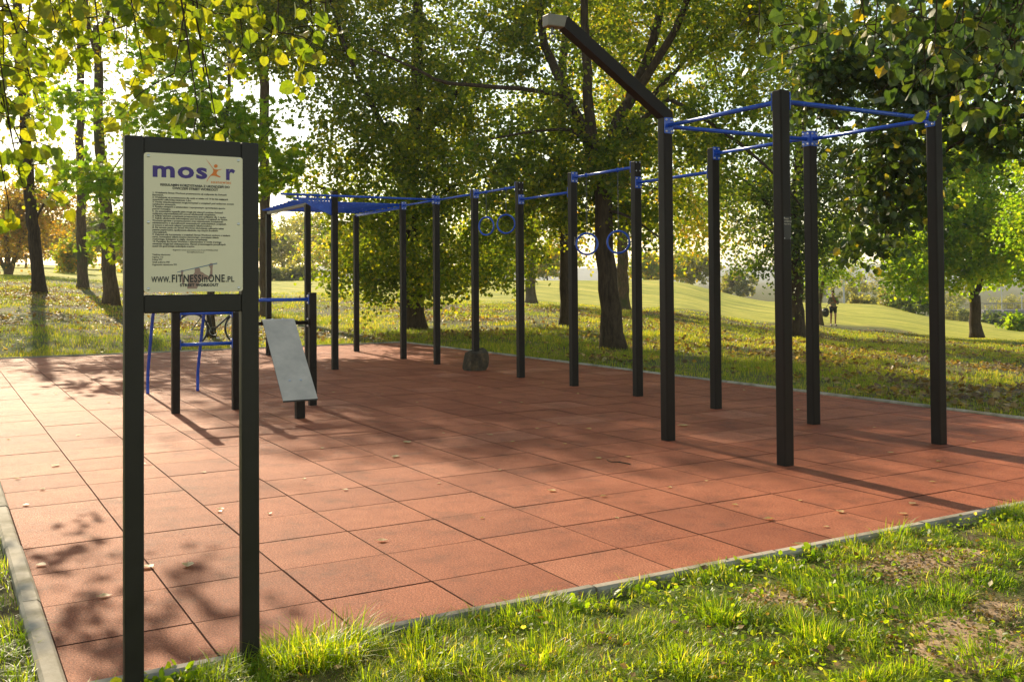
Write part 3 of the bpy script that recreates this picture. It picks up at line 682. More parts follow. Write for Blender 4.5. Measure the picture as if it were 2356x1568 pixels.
def star():
    P = [(0, 0, 0)]; A = [(-0.1, -.55), (.18, -.30), (.30, -.66), (.48, -.28), (.75, -.42), (.70, -.12), (1.1, 0), (.70, .12), (.75, .42), (.48, .28), (.30, .66), (.18, .30), (-.1, .55)]
    P += [(a, b, 0.12 * abs(b)) for a, b in A]; P.append((0.42, 0, 0)); c = len(P) - 1
    return np.array(P), [(c, 0, 1, 2), (c, 2, 3, 4), (c, 4, 5, 6), (c, 6, 7, 8), (c, 8, 9, 10), (c, 10, 11, 12), (c, 12, 13, 0)]
STAR = star()
def add_leaves(mb, pos, size, rs, tmpl=HEX, droop=0.5, flat=0.0, petiole=0.0, mi=0, jitter=0.3):
    n = len(pos)
    if n == 0: return
    Vt, Ft = tmpl
    az = rs.rand(n) * 2 * np.pi; el = rs.randn(n) * 0.5 - droop
    u = np.stack([np.cos(az) * np.cos(el), np.sin(az) * np.cos(el), np.sin(el)], 1)
    r = rs.randn(n, 3) * (1 - flat); r[:, 2] += 0.8 + flat * 3
    v = np.cross(r, u); v /= np.linalg.norm(v, axis=1)[:, None] + 1e-9; w = np.cross(u, v)
    s = size * (1 + jitter * (rs.rand(n) - 0.5) * 2)
    V = pos[:, None, :] + s[:, None, None] * (Vt[None, :, 0:1] * u[:, None, :] + Vt[None, :, 1:2] * v[:, None, :] + Vt[None, :, 2:3] * w[:, None, :])
    k = len(Vt); base = (np.arange(n) * k)[:, None, None]
    mb.add(V.reshape(-1, 3), (np.array(Ft)[None] + base).reshape(-1, len(Ft[0])), mi)
def grow_tree(name, label, cat, base, stems, blobs, leaf, barkm, leafm, seed=1, group=None, tmpl=HEX, droop=0.5, twig=0.012, sides=5, sub=3, perleaf=60, spread=0.3, hang=0.15, trunkname='trunk', bare=0.0):
    rs = np.random.RandomState(seed)
    root = empty(name, base, label, cat, group)
    mb = MB(); nodes = []; nrad = []
    for P, r0, r1 in stems:
        P = np.asarray(P, float); L = np.linalg.norm(np.diff(P, axis=0), axis=1).sum(); k = max(6, int(L / 0.35)); Q = spline(P, k)
        Q[1:-1] += rs.randn(k - 2, 3) * min(0.02, r0 * 0.12)
        rr = np.linspace(r0, r1, k)
        if P[0][2] < base[2] + 0.05: rr[0] *= 1.45; rr[1] *= 1.12
        tube(mb, Q, rr, 12 if r0 > 0.08 else 7); nodes += list(Q[k // 6:]); nrad += list(rr[k // 6:])
    nodes = np.array(nodes); nrad = np.array(nrad)
    C = []
    for c, rd, nC in blobs:
        c = np.array(c, float); rd = np.array(rd, float) * np.ones(3)
        d = rs.randn(nC, 3); d /= np.linalg.norm(d, axis=1)[:, None]; C.append(c + d * rd * (rs.rand(nC, 1) ** (1 / 2.0)))
    C = np.vstack(C); 
    order = np.argsort([np.min(np.linalg.norm(nodes - c, axis=1)) for c in C]); C = C[order]
    LP = []
    N = [nodes]; Rn = [nrad]
    alln = nodes.copy(); allr = nrad.copy()
    for c in C:
        d = np.linalg.norm(alln - c, axis=1) + 0.6 * np.maximum(alln[:, 2] - c[2] - 0.3, 0); i = int(np.argmin(d)); a = alln[i]; L = np.linalg.norm(c - a)
        if L < 0.05: continue
        mid = (a + c) / 2 + np.array([0, 0, hang * L]) + rs.randn(3) * 0.08 * L
        Q = spline([a, mid, c, c + (c - mid) * 0.25 + np.array([0, 0, -hang * 0.5])], max(5, min(12, int(L / 0.25) + 4)))
        r0 = min(allr[i] * 0.65, 0.008 + twig * L ** 0.8); rr = np.linspace(r0, 0.003, len(Q))
        tube(mb, Q, rr, sides, caps=False); alln = np.vstack([alln, Q[1:]]); allr = np.concatenate([allr, rr[1:]])
        # twiglets with leaves
        for _ in range(sub):
            q0 = Q[rs.randint(len(Q) // 2, len(Q))]; e = q0 + rs.randn(3) * spread * np.array([1.1, 1.1, 0.7]) + np.array([0, 0, -0.3 * spread])
            tw = spline([q0, (q0 + e) / 2 + np.array([0, 0, 0.06]), e], 4); tube(mb, tw, [0.004, 0.0035, 0.003, 0.002], 3, caps=False)
            n = rs.poisson(perleaf / sub * (1 - bare)); t = rs.rand(n, 1) ** 0.8; LP.append(q0 + (e - q0) * t + rs.randn(n, 3) * spread * 0.30)
    mb.build(trunkname, barkm, root, smooth=True)
    lm = MB(); P = np.vstack(LP); add_leaves(lm, P, leaf, rs, tmpl, droop); cr_ = lm.build('crown', leafm, root)
    print('TREE', name, len(P))
    return root
def PB(px, py, Z, rpx, rpy, rz, n):
    """crown blob given by where it stands: centre, half width / height seen in photo pixels, half depth in metres"""
    k = Z / FPX; return (W(px, py, Z), (max(rpx * k, rz) if rz is None else (rpx * k * 0.65 + rz * 0.35), rpx * k * 0.65 + rz * 0.35, rpy * k), n)
def GZ(px, Z):
    x, y = W(px, 640, Z)[:2]; return np.array([x, y, float(T(x, y))])
def path(Z, *pts):
    """stem through photo positions; each point px,py[,dZ]"""
    return [W(p[0], p[1], Z + (p[2] if len(p) > 2 else 0)) for p in pts]
def based(g, pts):
    g = np.array(g) + np.array([0, 0, -0.1]); return [g] + list(pts)

# thick dark tree behind the rig with many forks
b = GZ(1412, 19.6); Z = 19.6
grow_tree('linden_tree', 'thick dark forked tree standing right behind the two nearer blue rings', 'tree', b, [
    (based(b, path(Z, (1402, 700), (1393, 600), (1388, 480), (1385, 380))), 0.215, 0.16),
    (path(Z, (1387, 420), (1350, 320), (1320, 250), (1292, 190), (1262, 130, .5), (1243, 40, .8), (1235, -120, 1)), 0.12, 0.07),
    (path(Z, (1386, 400), (1360, 290), (1352, 200), (1346, 100), (1343, -20), (1340, -200)), 0.12, 0.06),
    (path(Z, (1386, 400), (1418, 290), (1455, 213, .4), (1496, 117, .8), (1520, 10, 1), (1540, -160, 1.2)), 0.13, 0.07),
    (path(Z, (1440, 250, .2), (1480, 187), (1535, 100, -.4), (1572, 25, -.8), (1620, -120, -1)), 0.10, 0.05),
    (path(Z, (1395, 380), (1440, 305, .5), (1508, 212, 1), (1572, 143, 1.5), (1640, 40, 2)), 0.08, 0.03),
    (path(Z, (1372, 350), (1310, 235, -.3), (1252, 212, -.8), (1150, 201, -1.5), (1018, 188, -2), (965, 163, -2.2), (852, 113, -2.5)), 0.06, 0.02),
    (path(Z, (1378, 370), (1330, 310, -.3), (1300, 297, -.6), (1218, 303, -1), (1130, 320, -1.5)), 0.05, 0.015),
    (path(Z, (1400, 330), (1526, 240, -.5), (1550, 234, -.8), (1657, 297, -1.4), (1777, 396, -2), (1840, 470, -2.2)), 0.055, 0.018),
    (path(Z, (1388, 480), (1450, 500, -.5), (1540, 560, -1)), 0.04, 0.01), (path(Z, (1388, 430), (1450, 420, .5), (1560, 450, 1)), 0.04, 0.01)],
    [PB(1430, 60, 21.5, 330, 230, 2.5, 130), PB(1300, -200, 20, 420, 150, 3.0, 150), PB(1640, 330, 19, 180, 150, 1.5, 55), PB(1200, 400, 19.5, 130, 140, 1.2, 70), PB(1330, 430, 20.3, 90, 110, 1.0, 30), PB(1400, 370, 19.2, 75, 60, .5, 22), PB(1460, 300, 19.3, 90, 60, .6, 18), PB(1290, 260, 19.3, 70, 80, .6, 16), PB(1480, 470, 20, 110, 90, 1.5, 30), PB(1720, 20, 19, 200, 200, 2.0, 110), PB(1150, 60, 20, 110, 200, 1.5, 50)],
    0.075, M_bark, L_green, 11, perleaf=72, spread=0.32)
# big broad green crown left of it
b = GZ(955, 25)
grow_tree('linden_tree', 'broad green tree with low drooping branches behind the middle of the frame', 'tree', b, [
    (based(b, path(25, (950, 650), (940, 500), (950, 350), (960, 200), (960, 0), (950, -150))), 0.26, 0.10),
    (path(25, (945, 560), (870, 480, -.5), (780, 440, -1), (720, 430, -1.5)), 0.07, 0.02), (path(25, (945, 520), (1040, 430, -.5), (1150, 400, -1)), 0.07, 0.02),
    (path(25, (950, 400), (860, 250, -1), (800, 120, -1.5), (760, 0, -1.5)), 0.09, 0.03), (path(25, (950, 350), (1060, 200, -1), (1120, 60, -1.5)), 0.09, 0.03)],
    [PB(960, 470, 24.5, 270, 180, 2.6, 205), PB(960, 620, 24, 240, 70, 2.2, 90), PB(980, 200, 24.5, 290, 200, 3.0, 235), PB(950, -60, 25, 280, 160, 3.0, 150), PB(860, 330, 23.5, 180, 200, 2, 90), ((19.0, -0.7, 8.0), (2.4, 2.6, 1.9), 200)],
    0.080, M_bark, L_green, 21, perleaf=85, spread=0.36, hang=0.05)
# tall slim trunk between them
b = GZ(1298, 27.5)
grow_tree('slim_tree', 'slim straight dark trunk rising left of the thick forked tree', 'tree', b, [
    (based(b, path(27.5, (1298, 600), (1288, 417), (1292, 280), (1296, 135), (1312, 0), (1318, -120))), 0.13, 0.11)],
    [PB(1250, 330, 27.5, 150, 150, 2, 60), PB(1330, -60, 27.5, 220, 150, 2.5, 110), PB(1180, 560, 27.5, 130, 90, 1.5, 60)],
    0.08, M_bark, L_green, 31, perleaf=60, spread=0.35)
# golden tree behind
b = GZ(1435, 42)
grow_tree('golden_tree', 'golden leaved tree with pale brown trunk behind the thick forked tree', 'tree', b, [
    (based(b, path(42, (1432, 600), (1436, 450), (1440, 250), (1430, 50), (1430, -100))), 0.26, 0.12),
    (path(42, (1434, 520), (1520, 420), (1600, 350)), 0.1, 0.03), (path(42, (1436, 480), (1350, 380), (1290, 330)), 0.1, 0.03)],
    [PB(1440, 330, 42, 240, 200, 4, 190), PB(1450, 60, 42, 270, 200, 4, 230), PB(1600, 480, 42, 170, 110, 3, 90), PB(1300, 520, 43, 110, 90, 3, 50)],
    0.17, M_bark2, L_gold, 41, tmpl=DIA, perleaf=50, spread=0.75, twig=0.014, bare=0.1)
b = GZ(1222, 44)
grow_tree('grey_tree', 'grey trunk half hidden behind a dark post left of the rings', 'tree', b, [
    (based(b, path(44, (1220, 600), (1222, 480), (1215, 300))), 0.24, 0.14)],
    [PB(1180, 470, 44, 130, 100, 3, 60)], 0.16, M_bark3, L_gold, 42, tmpl=DIA, perleaf=40, spread=0.7)
# tree behind the square of the rig
b = GZ(1834, 29)
grow_tree('dark_tree', 'dark trunked tree seen between the near corner post and the post behind it', 'tree', b, [
    (based(b, path(29, (1832, 650), (1830, 500), (1840, 350), (1850, 150), (1850, -50))), 0.21, 0.12), (path(29, (1830, 560), (1740, 440, -.5), (1660, 380, -1)), 0.07, 0.02), (path(29, (1832, 500), (1930, 400, .5), (1990, 350, 1)), 0.06, 0.02)],
    [PB(1780, 420, 29, 170, 170, 2.2, 130), PB(1830, 560, 28.5, 150, 110, 1.8, 70), PB(1850, 100, 29, 300, 240, 3, 260), PB(1960, 420, 29, 130, 150, 2, 70)],
    0.085, M_bark, L_deep, 51, perleaf=70, spread=0.36)
b = GZ(1888, 49)
grow_tree('young_tree', 'small thin leaning tree beside the standing person', 'tree', b, [
    (based(b, path(49, (1886, 705), (1890, 670), (1900, 600))), 0.11, 0.07)], [PB(1915, 570, 49, 85, 95, 2, 90)], 0.12, M_bark2, L_maple, 52, perleaf=60, spread=0.42, tmpl=HEX)
b = GZ(2246, 47)
grow_tree('maple_tree', 'round green maple standing alone on the slope at the right', 'tree', b, [
    (based(b, path(47, (2243, 730), (2243, 680))), 0.27, 0.24), (path(47, (2243, 685), (2232, 640), (2230, 540), (2228, 400), (2230, 300)), 0.16, 0.05), (path(47, (2243, 680), (2258, 640), (2262, 520), (2268, 350)), 0.15, 0.05),
    (path(47, (2235, 650), (2180, 600), (2120, 560)), 0.09, 0.02), (path(47, (2240, 620), (2195, 520), (2175, 440)), 0.08, 0.02), (path(47, (2255, 640), (2330, 600), (2380, 580)), 0.06, 0.02)],
    [PB(2210, 500, 47, 190, 150, 3.8, 330), PB(2130, 590, 46, 110, 90, 2.5, 110), PB(2330, 560, 48, 100, 110, 2.5, 90), PB(2230, 340, 47, 150, 90, 3, 130)],
    0.17, M_bark, L_maple, 61, perleaf=55, spread=0.55)
b = GZ(2420, 38)
grow_tree('green_tree', 'light green tree at the right edge behind the last dark post', 'tree', b, [(based(b, path(38, (2425, 640), (2430, 450), (2430, 250))), 0.2, 0.1)],
    [PB(2420, 480, 38, 100, 150, 2.5, 110), PB(2400, 250, 38, 130, 120, 2.5, 90)], 0.12, M_bark2, L_maple, 62, perleaf=55, spread=0.5)
# maple behind the sign, thin dark trunk
b = GZ(485, 22)
grow_tree('maple_tree', 'bright green maple with thin dark trunk behind the rules sign', 'tree', b, [
    (based(b, path(22, (484, 690), (490, 600), (505, 450), (520, 300), (526, 200), (530, 60))), 0.095, 0.03), (path(22, (500, 500), (540, 400), (620, 300)), 0.035, 0.01), (path(22, (500, 480), (400, 380), (280, 310)), 0.04, 0.01),
    (path(22, (495, 560), (560, 520), (640, 490)), 0.03, 0.01), (path(22, (500, 500), (380, 450), (200, 420)), 0.035, 0.01)],
    [PB(430, 270, 21.5, 170, 60, 1.6, 48), PB(560, 330, 22, 90, 130, 1.2, 40), PB(240, 410, 21.5, 110, 45, 1.2, 30), PB(640, 400, 21.5, 30, 80, .8, 14), PB(280, 520, 21.5, 60, 45, .9, 14), PB(430, 140, 22, 130, 70, 1.5, 24), PB(180, 230, 21.5, 60, 30, 1.0, 12)],
    0.13, M_bark, L_maple, 71, perleaf=30, spread=0.38, tmpl=STAR, droop=0.2)
# tall trunks on the left
def tall(px, Z, pts, r0, r1, label, seed, blobs, lm=L_gold, name='tall_tree', bm=M_bark2, leaf=0.10, per=26, forks=()):
    b_ = GZ(px, Z); grow_tree(name, label, 'tree', b_, [(based(b_, path(Z, *pts)), r0, r1)] + [(path(Z, *f), fr0, fr1) for f, fr0, fr1 in forks], blobs, leaf, bm, lm, seed, perleaf=per, spread=0.5, bare=0.2, twig=0.010, hang=-0.05, sub=4)
tall(608, 30, [(608, 600), (609, 400), (606, 200), (606, 60), (607, -100)], 0.165, 0.13, 'tall straight trunk directly right of the rules sign', 81, [PB(640, -40, 30, 170, 130, 2.5, 60), PB(640, 80, 30, 90, 80, 2, 30), ((24.5, 0.4, 10.8), (2.6, 3.6, 2.4), 300)], L_green, per=60)
tall(256, 30, [(248, 560), (243, 460), (230, 330), (226, 200), (224, 120), (222, 60)], 0.21, 0.10, 'thick brown trunk just left of the rules sign', 82, [PB(240, 60, 30, 150, 160, 2.5, 60), PB(300, 250, 30, 80, 140, 2, 20), ((26.9, 1.8, 11.5), (2.2, 2.0, 1.6), 60)], forks=[(((225, 130), (205, 60), (190, -60)), 0.09, 0.05), (((224, 100), (250, 20), (260, -80)), 0.09, 0.05), (((240, 420), (300, 330), (330, 280)), 0.03, 0.01)])
tall(190, 37, [(188, 560), (186, 450), (183, 300), (186, 200), (184, 80), (184, -60)], 0.19, 0.11, 'middle trunk of the three at the left, half covered by maple leaves', 83, [PB(180, 20, 37, 130, 130, 2.5, 60)])
tall(91, 32, [(80, 560), (70, 470), (62, 350), (48, 180), (42, 60), (38, -60)], 0.20, 0.13, 'dark rough trunk leaning left near the left edge', 84, [PB(60, 100, 32, 120, 150, 2.5, 70), PB(110, 350, 32, 90, 110, 2, 34)], bm=M_bark, forks=[(((75, 520), (120, 430), (160, 360)), 0.04, 0.01)])
b = GZ(20, 50)
grow_tree('orange_tree', 'small many stemmed orange brown tree at the far left edge', 'tree', b, [
    (based(b, path(50, (15, 560), (10, 480))), 0.16, 0.08), (based(b, path(50, (45, 560), (70, 500), (80, 440))), 0.12, 0.05), (based(b, path(50, (-10, 570), (-30, 490))), 0.12, 0.05)],
    [PB(10, 520, 50, 90, 70, 3, 90), PB(90, 470, 50, 80, 60, 3, 70)], 0.15, M_bark2, L_orange, 85, perleaf=60, spread=0.6, tmpl=DIA)
# far trees and bushes behind the lawn, each on its own root
rs0 = np.random.RandomState(5)
far = [  # px, Z, top y, half width px, palette, label
    (-90, 70, 420, 120, L_gold, 'golden tree beyond the lawn, past the left edge of the three trunks'), (60, 85, 500, 80, L_orange, 'rusty brown tree beyond the lawn behind the leaning trunk'),
    (150, 95, 500, 80, L_gold, 'yellow green tree beyond the lawn between two left trunks'), (165, 60, 545, 45, L_gold, 'low yellow green bush on the lawn beside the middle left trunk'),
    (235, 90, 480, 90, L_hazy, 'pale hazy tree beyond the lawn behind the thick brown trunk'), (290, 75, 540, 50, L_gold, 'bright yellow bush just left of the sign legs'),
    (400, 95, 470, 110, L_hazy, 'hazy tree hidden behind the sign plate'), (520, 90, 480, 100, L_gold, 'golden tree beyond the lawn behind the right sign leg'),
    (650, 110, 500, 90, L_hazy, 'pale grey green tree in the gap right of the sign'), (720, 120, 490, 80, L_hazy, 'hazy tree behind the ladder posts of the frame'),
    (660, 88, 612, 75, L_hazy, 'low rounded hedge bush at the lawn edge right of the sign'), (800, 95, 520, 110, L_gold, 'golden tree behind the broad green one'),
    (980, 110, 500, 120, L_gold, 'golden tree far behind the middle of the frame'), (1130, 105, 540, 80, L_gold, 'thin yellow tree beyond the mound left of the rings'),
    (1260, 100, 560, 80, L_gold, 'pale yellow tree on the mound between the rings'), (1500, 105, 580, 70, L_gold, 'small golden tree on the mound right of the thick trunk'),
    (1590, 110, 575, 70, L_hazy, 'pale bare looking tree on the mound behind the frame'), (1700, 125, 620, 45, L_hazy, 'small dull green tree beyond the mound end'),
]
for k, (px, Z, ty, hw, lm, lab) in enumerate(far):
    g_ = GZ(px, Z); top = W(px, ty, Z)[2]; hgt = top - g_[2]; r = hw * Z / FPX; cz = g_[2] + hgt * (0.58 if hgt > 4 else 0.5)
    leg = hgt * (0.42 if hgt > 4 else 0.5)
    nC = int(min(150, 40 + r * 18)); bl = [((g_[0], g_[1], cz), (r, r, leg), nC), ((g_[0] + rs0.randn() * r * 0.4, g_[1] + rs0.randn() * r * 0.4, cz + leg * 0.4), (r * .6, r * .6, leg * .6), nC // 3)]
    grow_tree('far_tree' if hgt > 4 else 'bush', lab, 'tree' if hgt > 4 else 'bush', g_, [([g_ - (0, 0, .1), g_ + (0.1, 0, hgt * .3), g_ + (0, .2, hgt * .7)], max(0.05, hgt * 0.02), 0.04)], bl,
        0.26 if Z > 80 else 0.2, M_bark2, lm, 100 + k, 'trees and bushes beyond the lawn', DIA, perleaf=55, spread=max(0.35, r * 0.14), sides=3, sub=2)
# bushes on the crest of the slope at the right and down in the valley
crest = [(1985, 92, 678, 30, L_hazy, 'low grey green bush on the crest right of the person'), (2055, 84, 672, 36, L_hazy, 'dusty green bush on the crest, left one of two round ones'), (2105, 80, 655, 62, L_deep, 'big round willow bush on the crest left of the last dark post'),
    (1960, 130, 610, 50, L_hazy, 'bare brownish tree in the valley behind the person'), (2040, 140, 600, 55, L_hazy, 'hazy brown grey tree in the valley between the two round bushes'),
    (2090, 125, 560, 50, L_hazy, 'hazy slender tree in the valley above the round bush'), (2190, 110, 690, 55, L_hazy, 'grey green thicket bush behind the lone maple trunk'), (2300, 100, 715, 50, L_deep, 'dark green bush below the crest right of the lone maple'),
    (2330, 170, 680, 60, L_hazy, 'hazy tree in the valley at the right edge'), (2345, 62, 728, 26, L_maple, 'low yellow green bush at the right edge of the lawn'), (2170, 180, 660, 50, L_hazy, 'faint hazy tree far down the valley'), (1870, 135, 640, 40, L_hazy, 'faint bush beyond the crest left of the person')]
for k, (px, Z, ty, hw, lm, lab) in enumerate(crest):
    g_ = GZ(px, Z); top = W(px, ty, Z)[2]; hgt = max(1.2, top - g_[2]); r = hw * Z / FPX
    grow_tree('bush' if hgt < 6 else 'far_tree', lab, 'bush' if hgt < 6 else 'tree', g_, [([g_ - (0, 0, .1), g_ + (0.1, 0, hgt * .3), g_ + (0, .1, hgt * .7)], max(0.04, hgt * 0.02), 0.03)],
        [((g_[0], g_[1], g_[2] + hgt * .5), (r, r, hgt * .5), int(min(130, 30 + r * 20)))], 0.22, M_bark2, lm, 150 + k, 'bushes and trees at the crest and in the valley', DIA, perleaf=50, spread=max(0.3, r * 0.14), sides=3, sub=2)

# ------------------------------------------------------------------ overhanging branches near the camera (trees standing outside the frame)
def hanging(name, label, base, trunk, limbs, leafm, size, seed, dens, r0=0.2, tmpl=RND, spread=0.07, every=0.05):
    rs = np.random.RandomState(seed); root = empty(name, base, label, 'tree')
    mb = MB(); tube(mb, spline(trunk, 14), np.linspace(r0, r0 * 0.5, 14), 10); P = []
    for L in limbs:
        L = np.array(L, float); Q = spline(L, max(8, int(np.linalg.norm(np.diff(L, axis=0), axis=1).sum() / 0.12))); n = len(Q)
        tube(mb, Q, np.linspace(0.02 if n > 20 else 0.009, 0.0025, n), 5, caps=False)
        k0 = int(n * 0.25)
        for i in range(k0, n):
            if rs.rand() > dens: continue
            d = rs.randn(3) * np.array([1, 1, .6]); d /= np.linalg.norm(d); d[2] = d[2] * 0.5 - 0.35; ln = 0.10 + rs.rand() * 0.34
            e = Q[i] + d * ln; tw = spline([Q[i], Q[i] + d * ln * 0.5 + (0, 0, 0.03), e], 5); tube(mb, tw, np.linspace(0.0035, 0.0014, 5), 4, caps=False)
            m_ = max(2, int(ln / every)); t = np.linspace(0.15, 1, m_)[:, None]; P.append(Q[i] + (e - Q[i]) * t + rs.randn(m_, 3) * spread * 0.35)
    mb.build('trunk', M_bark, root, smooth=True); lm = MB(); P = np.vstack(P); add_leaves(lm, P, size, rs, tmpl, 0.9, jitter=0.35); lm.build('crown', leafm, root); print('HANG', name, len(P))
rsn = np.random.RandomState(9)
def sprays(specs):
    out = []
    for px, py, Z, ex, ey, dz in specs:
        a = W(px, py, Z); c = W(ex, ey, Z + dz); out.append([a, a * 0.6 + c * 0.4 + np.array([0, 0, 0.08]), c])
    return out
bl_ = np.array([W(-500, 640, 6.2)[0], W(-500, 640, 6.2)[1], -0.03])
LS = [(-60, -160, 5.0, 30, 330, -.2), (-40, -120, 5.2, 90, 250, .2), (-50, 40, 4.8, 50, 420, .3), (-60, 120, 5.0, 20, 470, 0), (60, -160, 4.8, 130, 60, 0), (120, -160, 5.2, 175, 120, .2), (190, -170, 4.7, 230, 100, 0), (260, -170, 5.0, 330, 160, .2),
      (330, -170, 4.9, 380, 140, .3), (380, -170, 4.6, 455, 250, 0), (400, -150, 4.9, 500, 290, .1), (430, -150, 5.2, 470, 170, .1), (470, -170, 4.8, 400, 170, 0), (560, -170, 5.0, 590, 60, .2), (640, -170, 4.8, 640, 75, 0), (700, -170, 5.0, 720, 90, .2),
      (770, -170, 5.2, 745, 60, 0), (520, -170, 5.2, 560, 100, .2), (90, -150, 4.6, 60, 110, 0), (0, -160, 5.4, 10, 200, 0), (230, -160, 5.5, 265, 90, 0), (300, -160, 5.5, 290, 120, 0), (-40, 200, 5.2, 70, 380, .2), (-30, 0, 5.4, 110, 150, .2), (20, -160, 4.9, 190, 40, .2)]
hanging('overhanging_tree', 'near tree whose sunlit round leaves hang into the top left corner', bl_, [bl_ - (0, 0, .1), bl_ + (0, 0, 1.8), bl_ + (.3, -.4, 3.2), W(-150, -250, 5.5)],
    [[W(-450, -100, 6.0), W(-150, -240, 5.6), W(250, -230, 5.2), W(850, -210, 5.2)], [W(-450, 0, 6.0), W(-150, -100, 5.6), W(-60, 60, 5.3)]] + [[np.array([0.3, 9.0, 4.2]), np.array([4.0, 7.4, 4.9]), np.array([8.3, 6.3, 4.7])], [np.array([4.0, 7.4, 4.9]), np.array([6.5, 6.3, 4.9]), np.array([8.6, 5.3, 4.75])], [np.array([5.0, 7.2, 4.9]), np.array([6.6, 6.7, 4.7]), np.array([7.6, 6.4, 4.4])], [np.array([6.8, 6.2, 4.9]), np.array([7.3, 5.8, 4.7]), np.array([7.0, 5.2, 4.5])], [np.array([6.8, 6.2, 4.9]), np.array([7.2, 5.4, 4.8]), np.array([6.6, 4.6, 4.55])], [np.array([2.0, 8.4, 3.9]), np.array([4.2, 7.0, 4.0]), np.array([6.6, 6.35, 3.5])], [np.array([4.0, 7.0, 4.0]), np.array([5.4, 6.5, 3.8]), np.array([5.0, 6.0, 3.3])], [np.array([5.0, 6.8, 3.95]), np.array([6.3, 6.0, 3.7]), np.array([6.9, 5.8, 3.3])], [np.array([3.6, 7.3, 4.0]), np.array([4.6, 6.3, 3.7]), np.array([4.7, 5.7, 3.3])], [np.array([5.6, 6.6, 3.7]), np.array([5.9, 6.3, 3.5]), np.array([6.0, 6.2, 3.1])]] + sprays(LS), L_near, 0.058, 3, 1.0, every=0.036)
br_ = np.array([W(2750, 640, 8.5)[0], W(2750, 640, 8.5)[1], -0.1])
RSP = [(1760, -160, 5.2, 1745, 90, 0), (1830, -160, 5.0, 1790, 60, .2), (1900, -160, 5.2, 1880, 100, .2), (1960, -170, 4.8, 1990, 60, .1), (2040, -170, 5.2, 2010, 120, 0), (2100, -170, 5.0, 2130, 160, .3), (2170, -170, 4.6, 2150, 110, 0), (2240, -170, 5.2, 2200, 220, 0),
       (2300, -170, 5.0, 2290, 150, .2), (2360, -170, 5.4, 2330, 170, 0), (2420, -100, 5.0, 2260, 250, 0), (2440, 20, 5.4, 2300, 290, .2), (2400, -160, 4.6, 2250, 60, 0), (2200, -160, 5.6, 2080, 90, 0), (2330, -170, 5.6, 2120, 20, 0), (2440, 60, 5.8, 2230, 200, .4), (2440, -20, 5.8, 2180, 150, .6), (2350, -150, 5.5, 2230, 180, 0), (2290, -150, 5.6, 2170, 130, 0)]
hanging('overhanging_tree', 'near tree whose big dark leaves fill the top right corner', br_, [br_ - (0, 0, .1), br_ + (0, 0, 2.0), W(2650, 0, 7.8), W(2560, -260, 7.0)],
    [[W(2560, -160, 7.0), W(2300, -230, 5.8), W(1950, -220, 5.2), W(1720, -200, 5.2)], [W(2600, 0, 7.5), W(2450, 0, 6.2), W(2380, 60, 5.6)]] + sprays(RSP), L_neard, 0.064, 4, 1.0, every=0.036)
# middle distance linden boughs in front of the lone maple, from a tree right of the frame
b = GZ(2900, 10)
ZL = 9.6
grow_tree('linden_tree', 'dark linden reaching in from the right above the last posts of the frame', 'tree', b, [
    (based(b, [W(2880, 500, 10), W(2850, 200, 10), W(2800, -200, 10), W(2750, -600, 10)]), 0.22, 0.1), (path(ZL, (2850, 250), (2600, 160), (2400, 150), (2250, 190), (2100, 240)), 0.05, 0.012),
    (path(ZL, (2860, 400), (2600, 260), (2380, 260), (2200, 330), (2060, 480)), 0.035, 0.008), (path(ZL, (2830, 0), (2500, -60), (2250, -60), (2000, 0)), 0.05, 0.012), (path(ZL, (2820, -100), (2450, -100), (2200, 60), (1960, 120)), 0.04, 0.008)],
    [PB(2080, 340, ZL, 120, 130, .5, 42), PB(2040, 460, ZL, 90, 90, .4, 18), PB(2140, 130, ZL, 190, 130, .7, 120), PB(2320, 60, ZL, 130, 160, .7, 90), PB(2290, 290, ZL, 90, 60, .5, 18), PB(1900, 160, ZL, 90, 110, .5, 40), PB(2200, -220, 9.8, 300, 130, .9, 90), PB(1990, 570, 9.4, 35, 40, .3, 5)],
    0.075, M_bark, L_neard, 91, perleaf=30, spread=0.2, tmpl=HEX, twig=0.008)
# ------------------------------------------------------------------ grass and litter
def in_paving(x, y, m_=0.0): return (x > PX0 - 0.066 - m_) & (x < PX1 + 0.06 + m_) & (y > PY0 - 0.06 - m_) & (y < PY1 + 0.08 + m_)
def TG(x, y):
    return np.where(((x < -1.66) & (x > -6) & (y > -4.3) & (y < 9.3)) | ((y > 6.55) & (x < 14.3)), -0.008, T(x, y))
def vnoise(x, y, s, seed=0):
    rs = np.random.RandomState(seed); G = rs.rand(256, 256); X = x / s + 100; Y = y / s + 100; i = np.floor(X).astype(int); j = np.floor(Y).astype(int); fx = X - i; fy = Y - j; fx = fx * fx * (3 - 2 * fx); fy = fy * fy * (3 - 2 * fy)
    g = lambda a, b: G[a % 256, b % 256]
    return (g(i, j) * (1 - fx) + g(i + 1, j) * fx) * (1 - fy) + (g(i, j + 1) * (1 - fx) + g(i + 1, j + 1) * fx) * fy
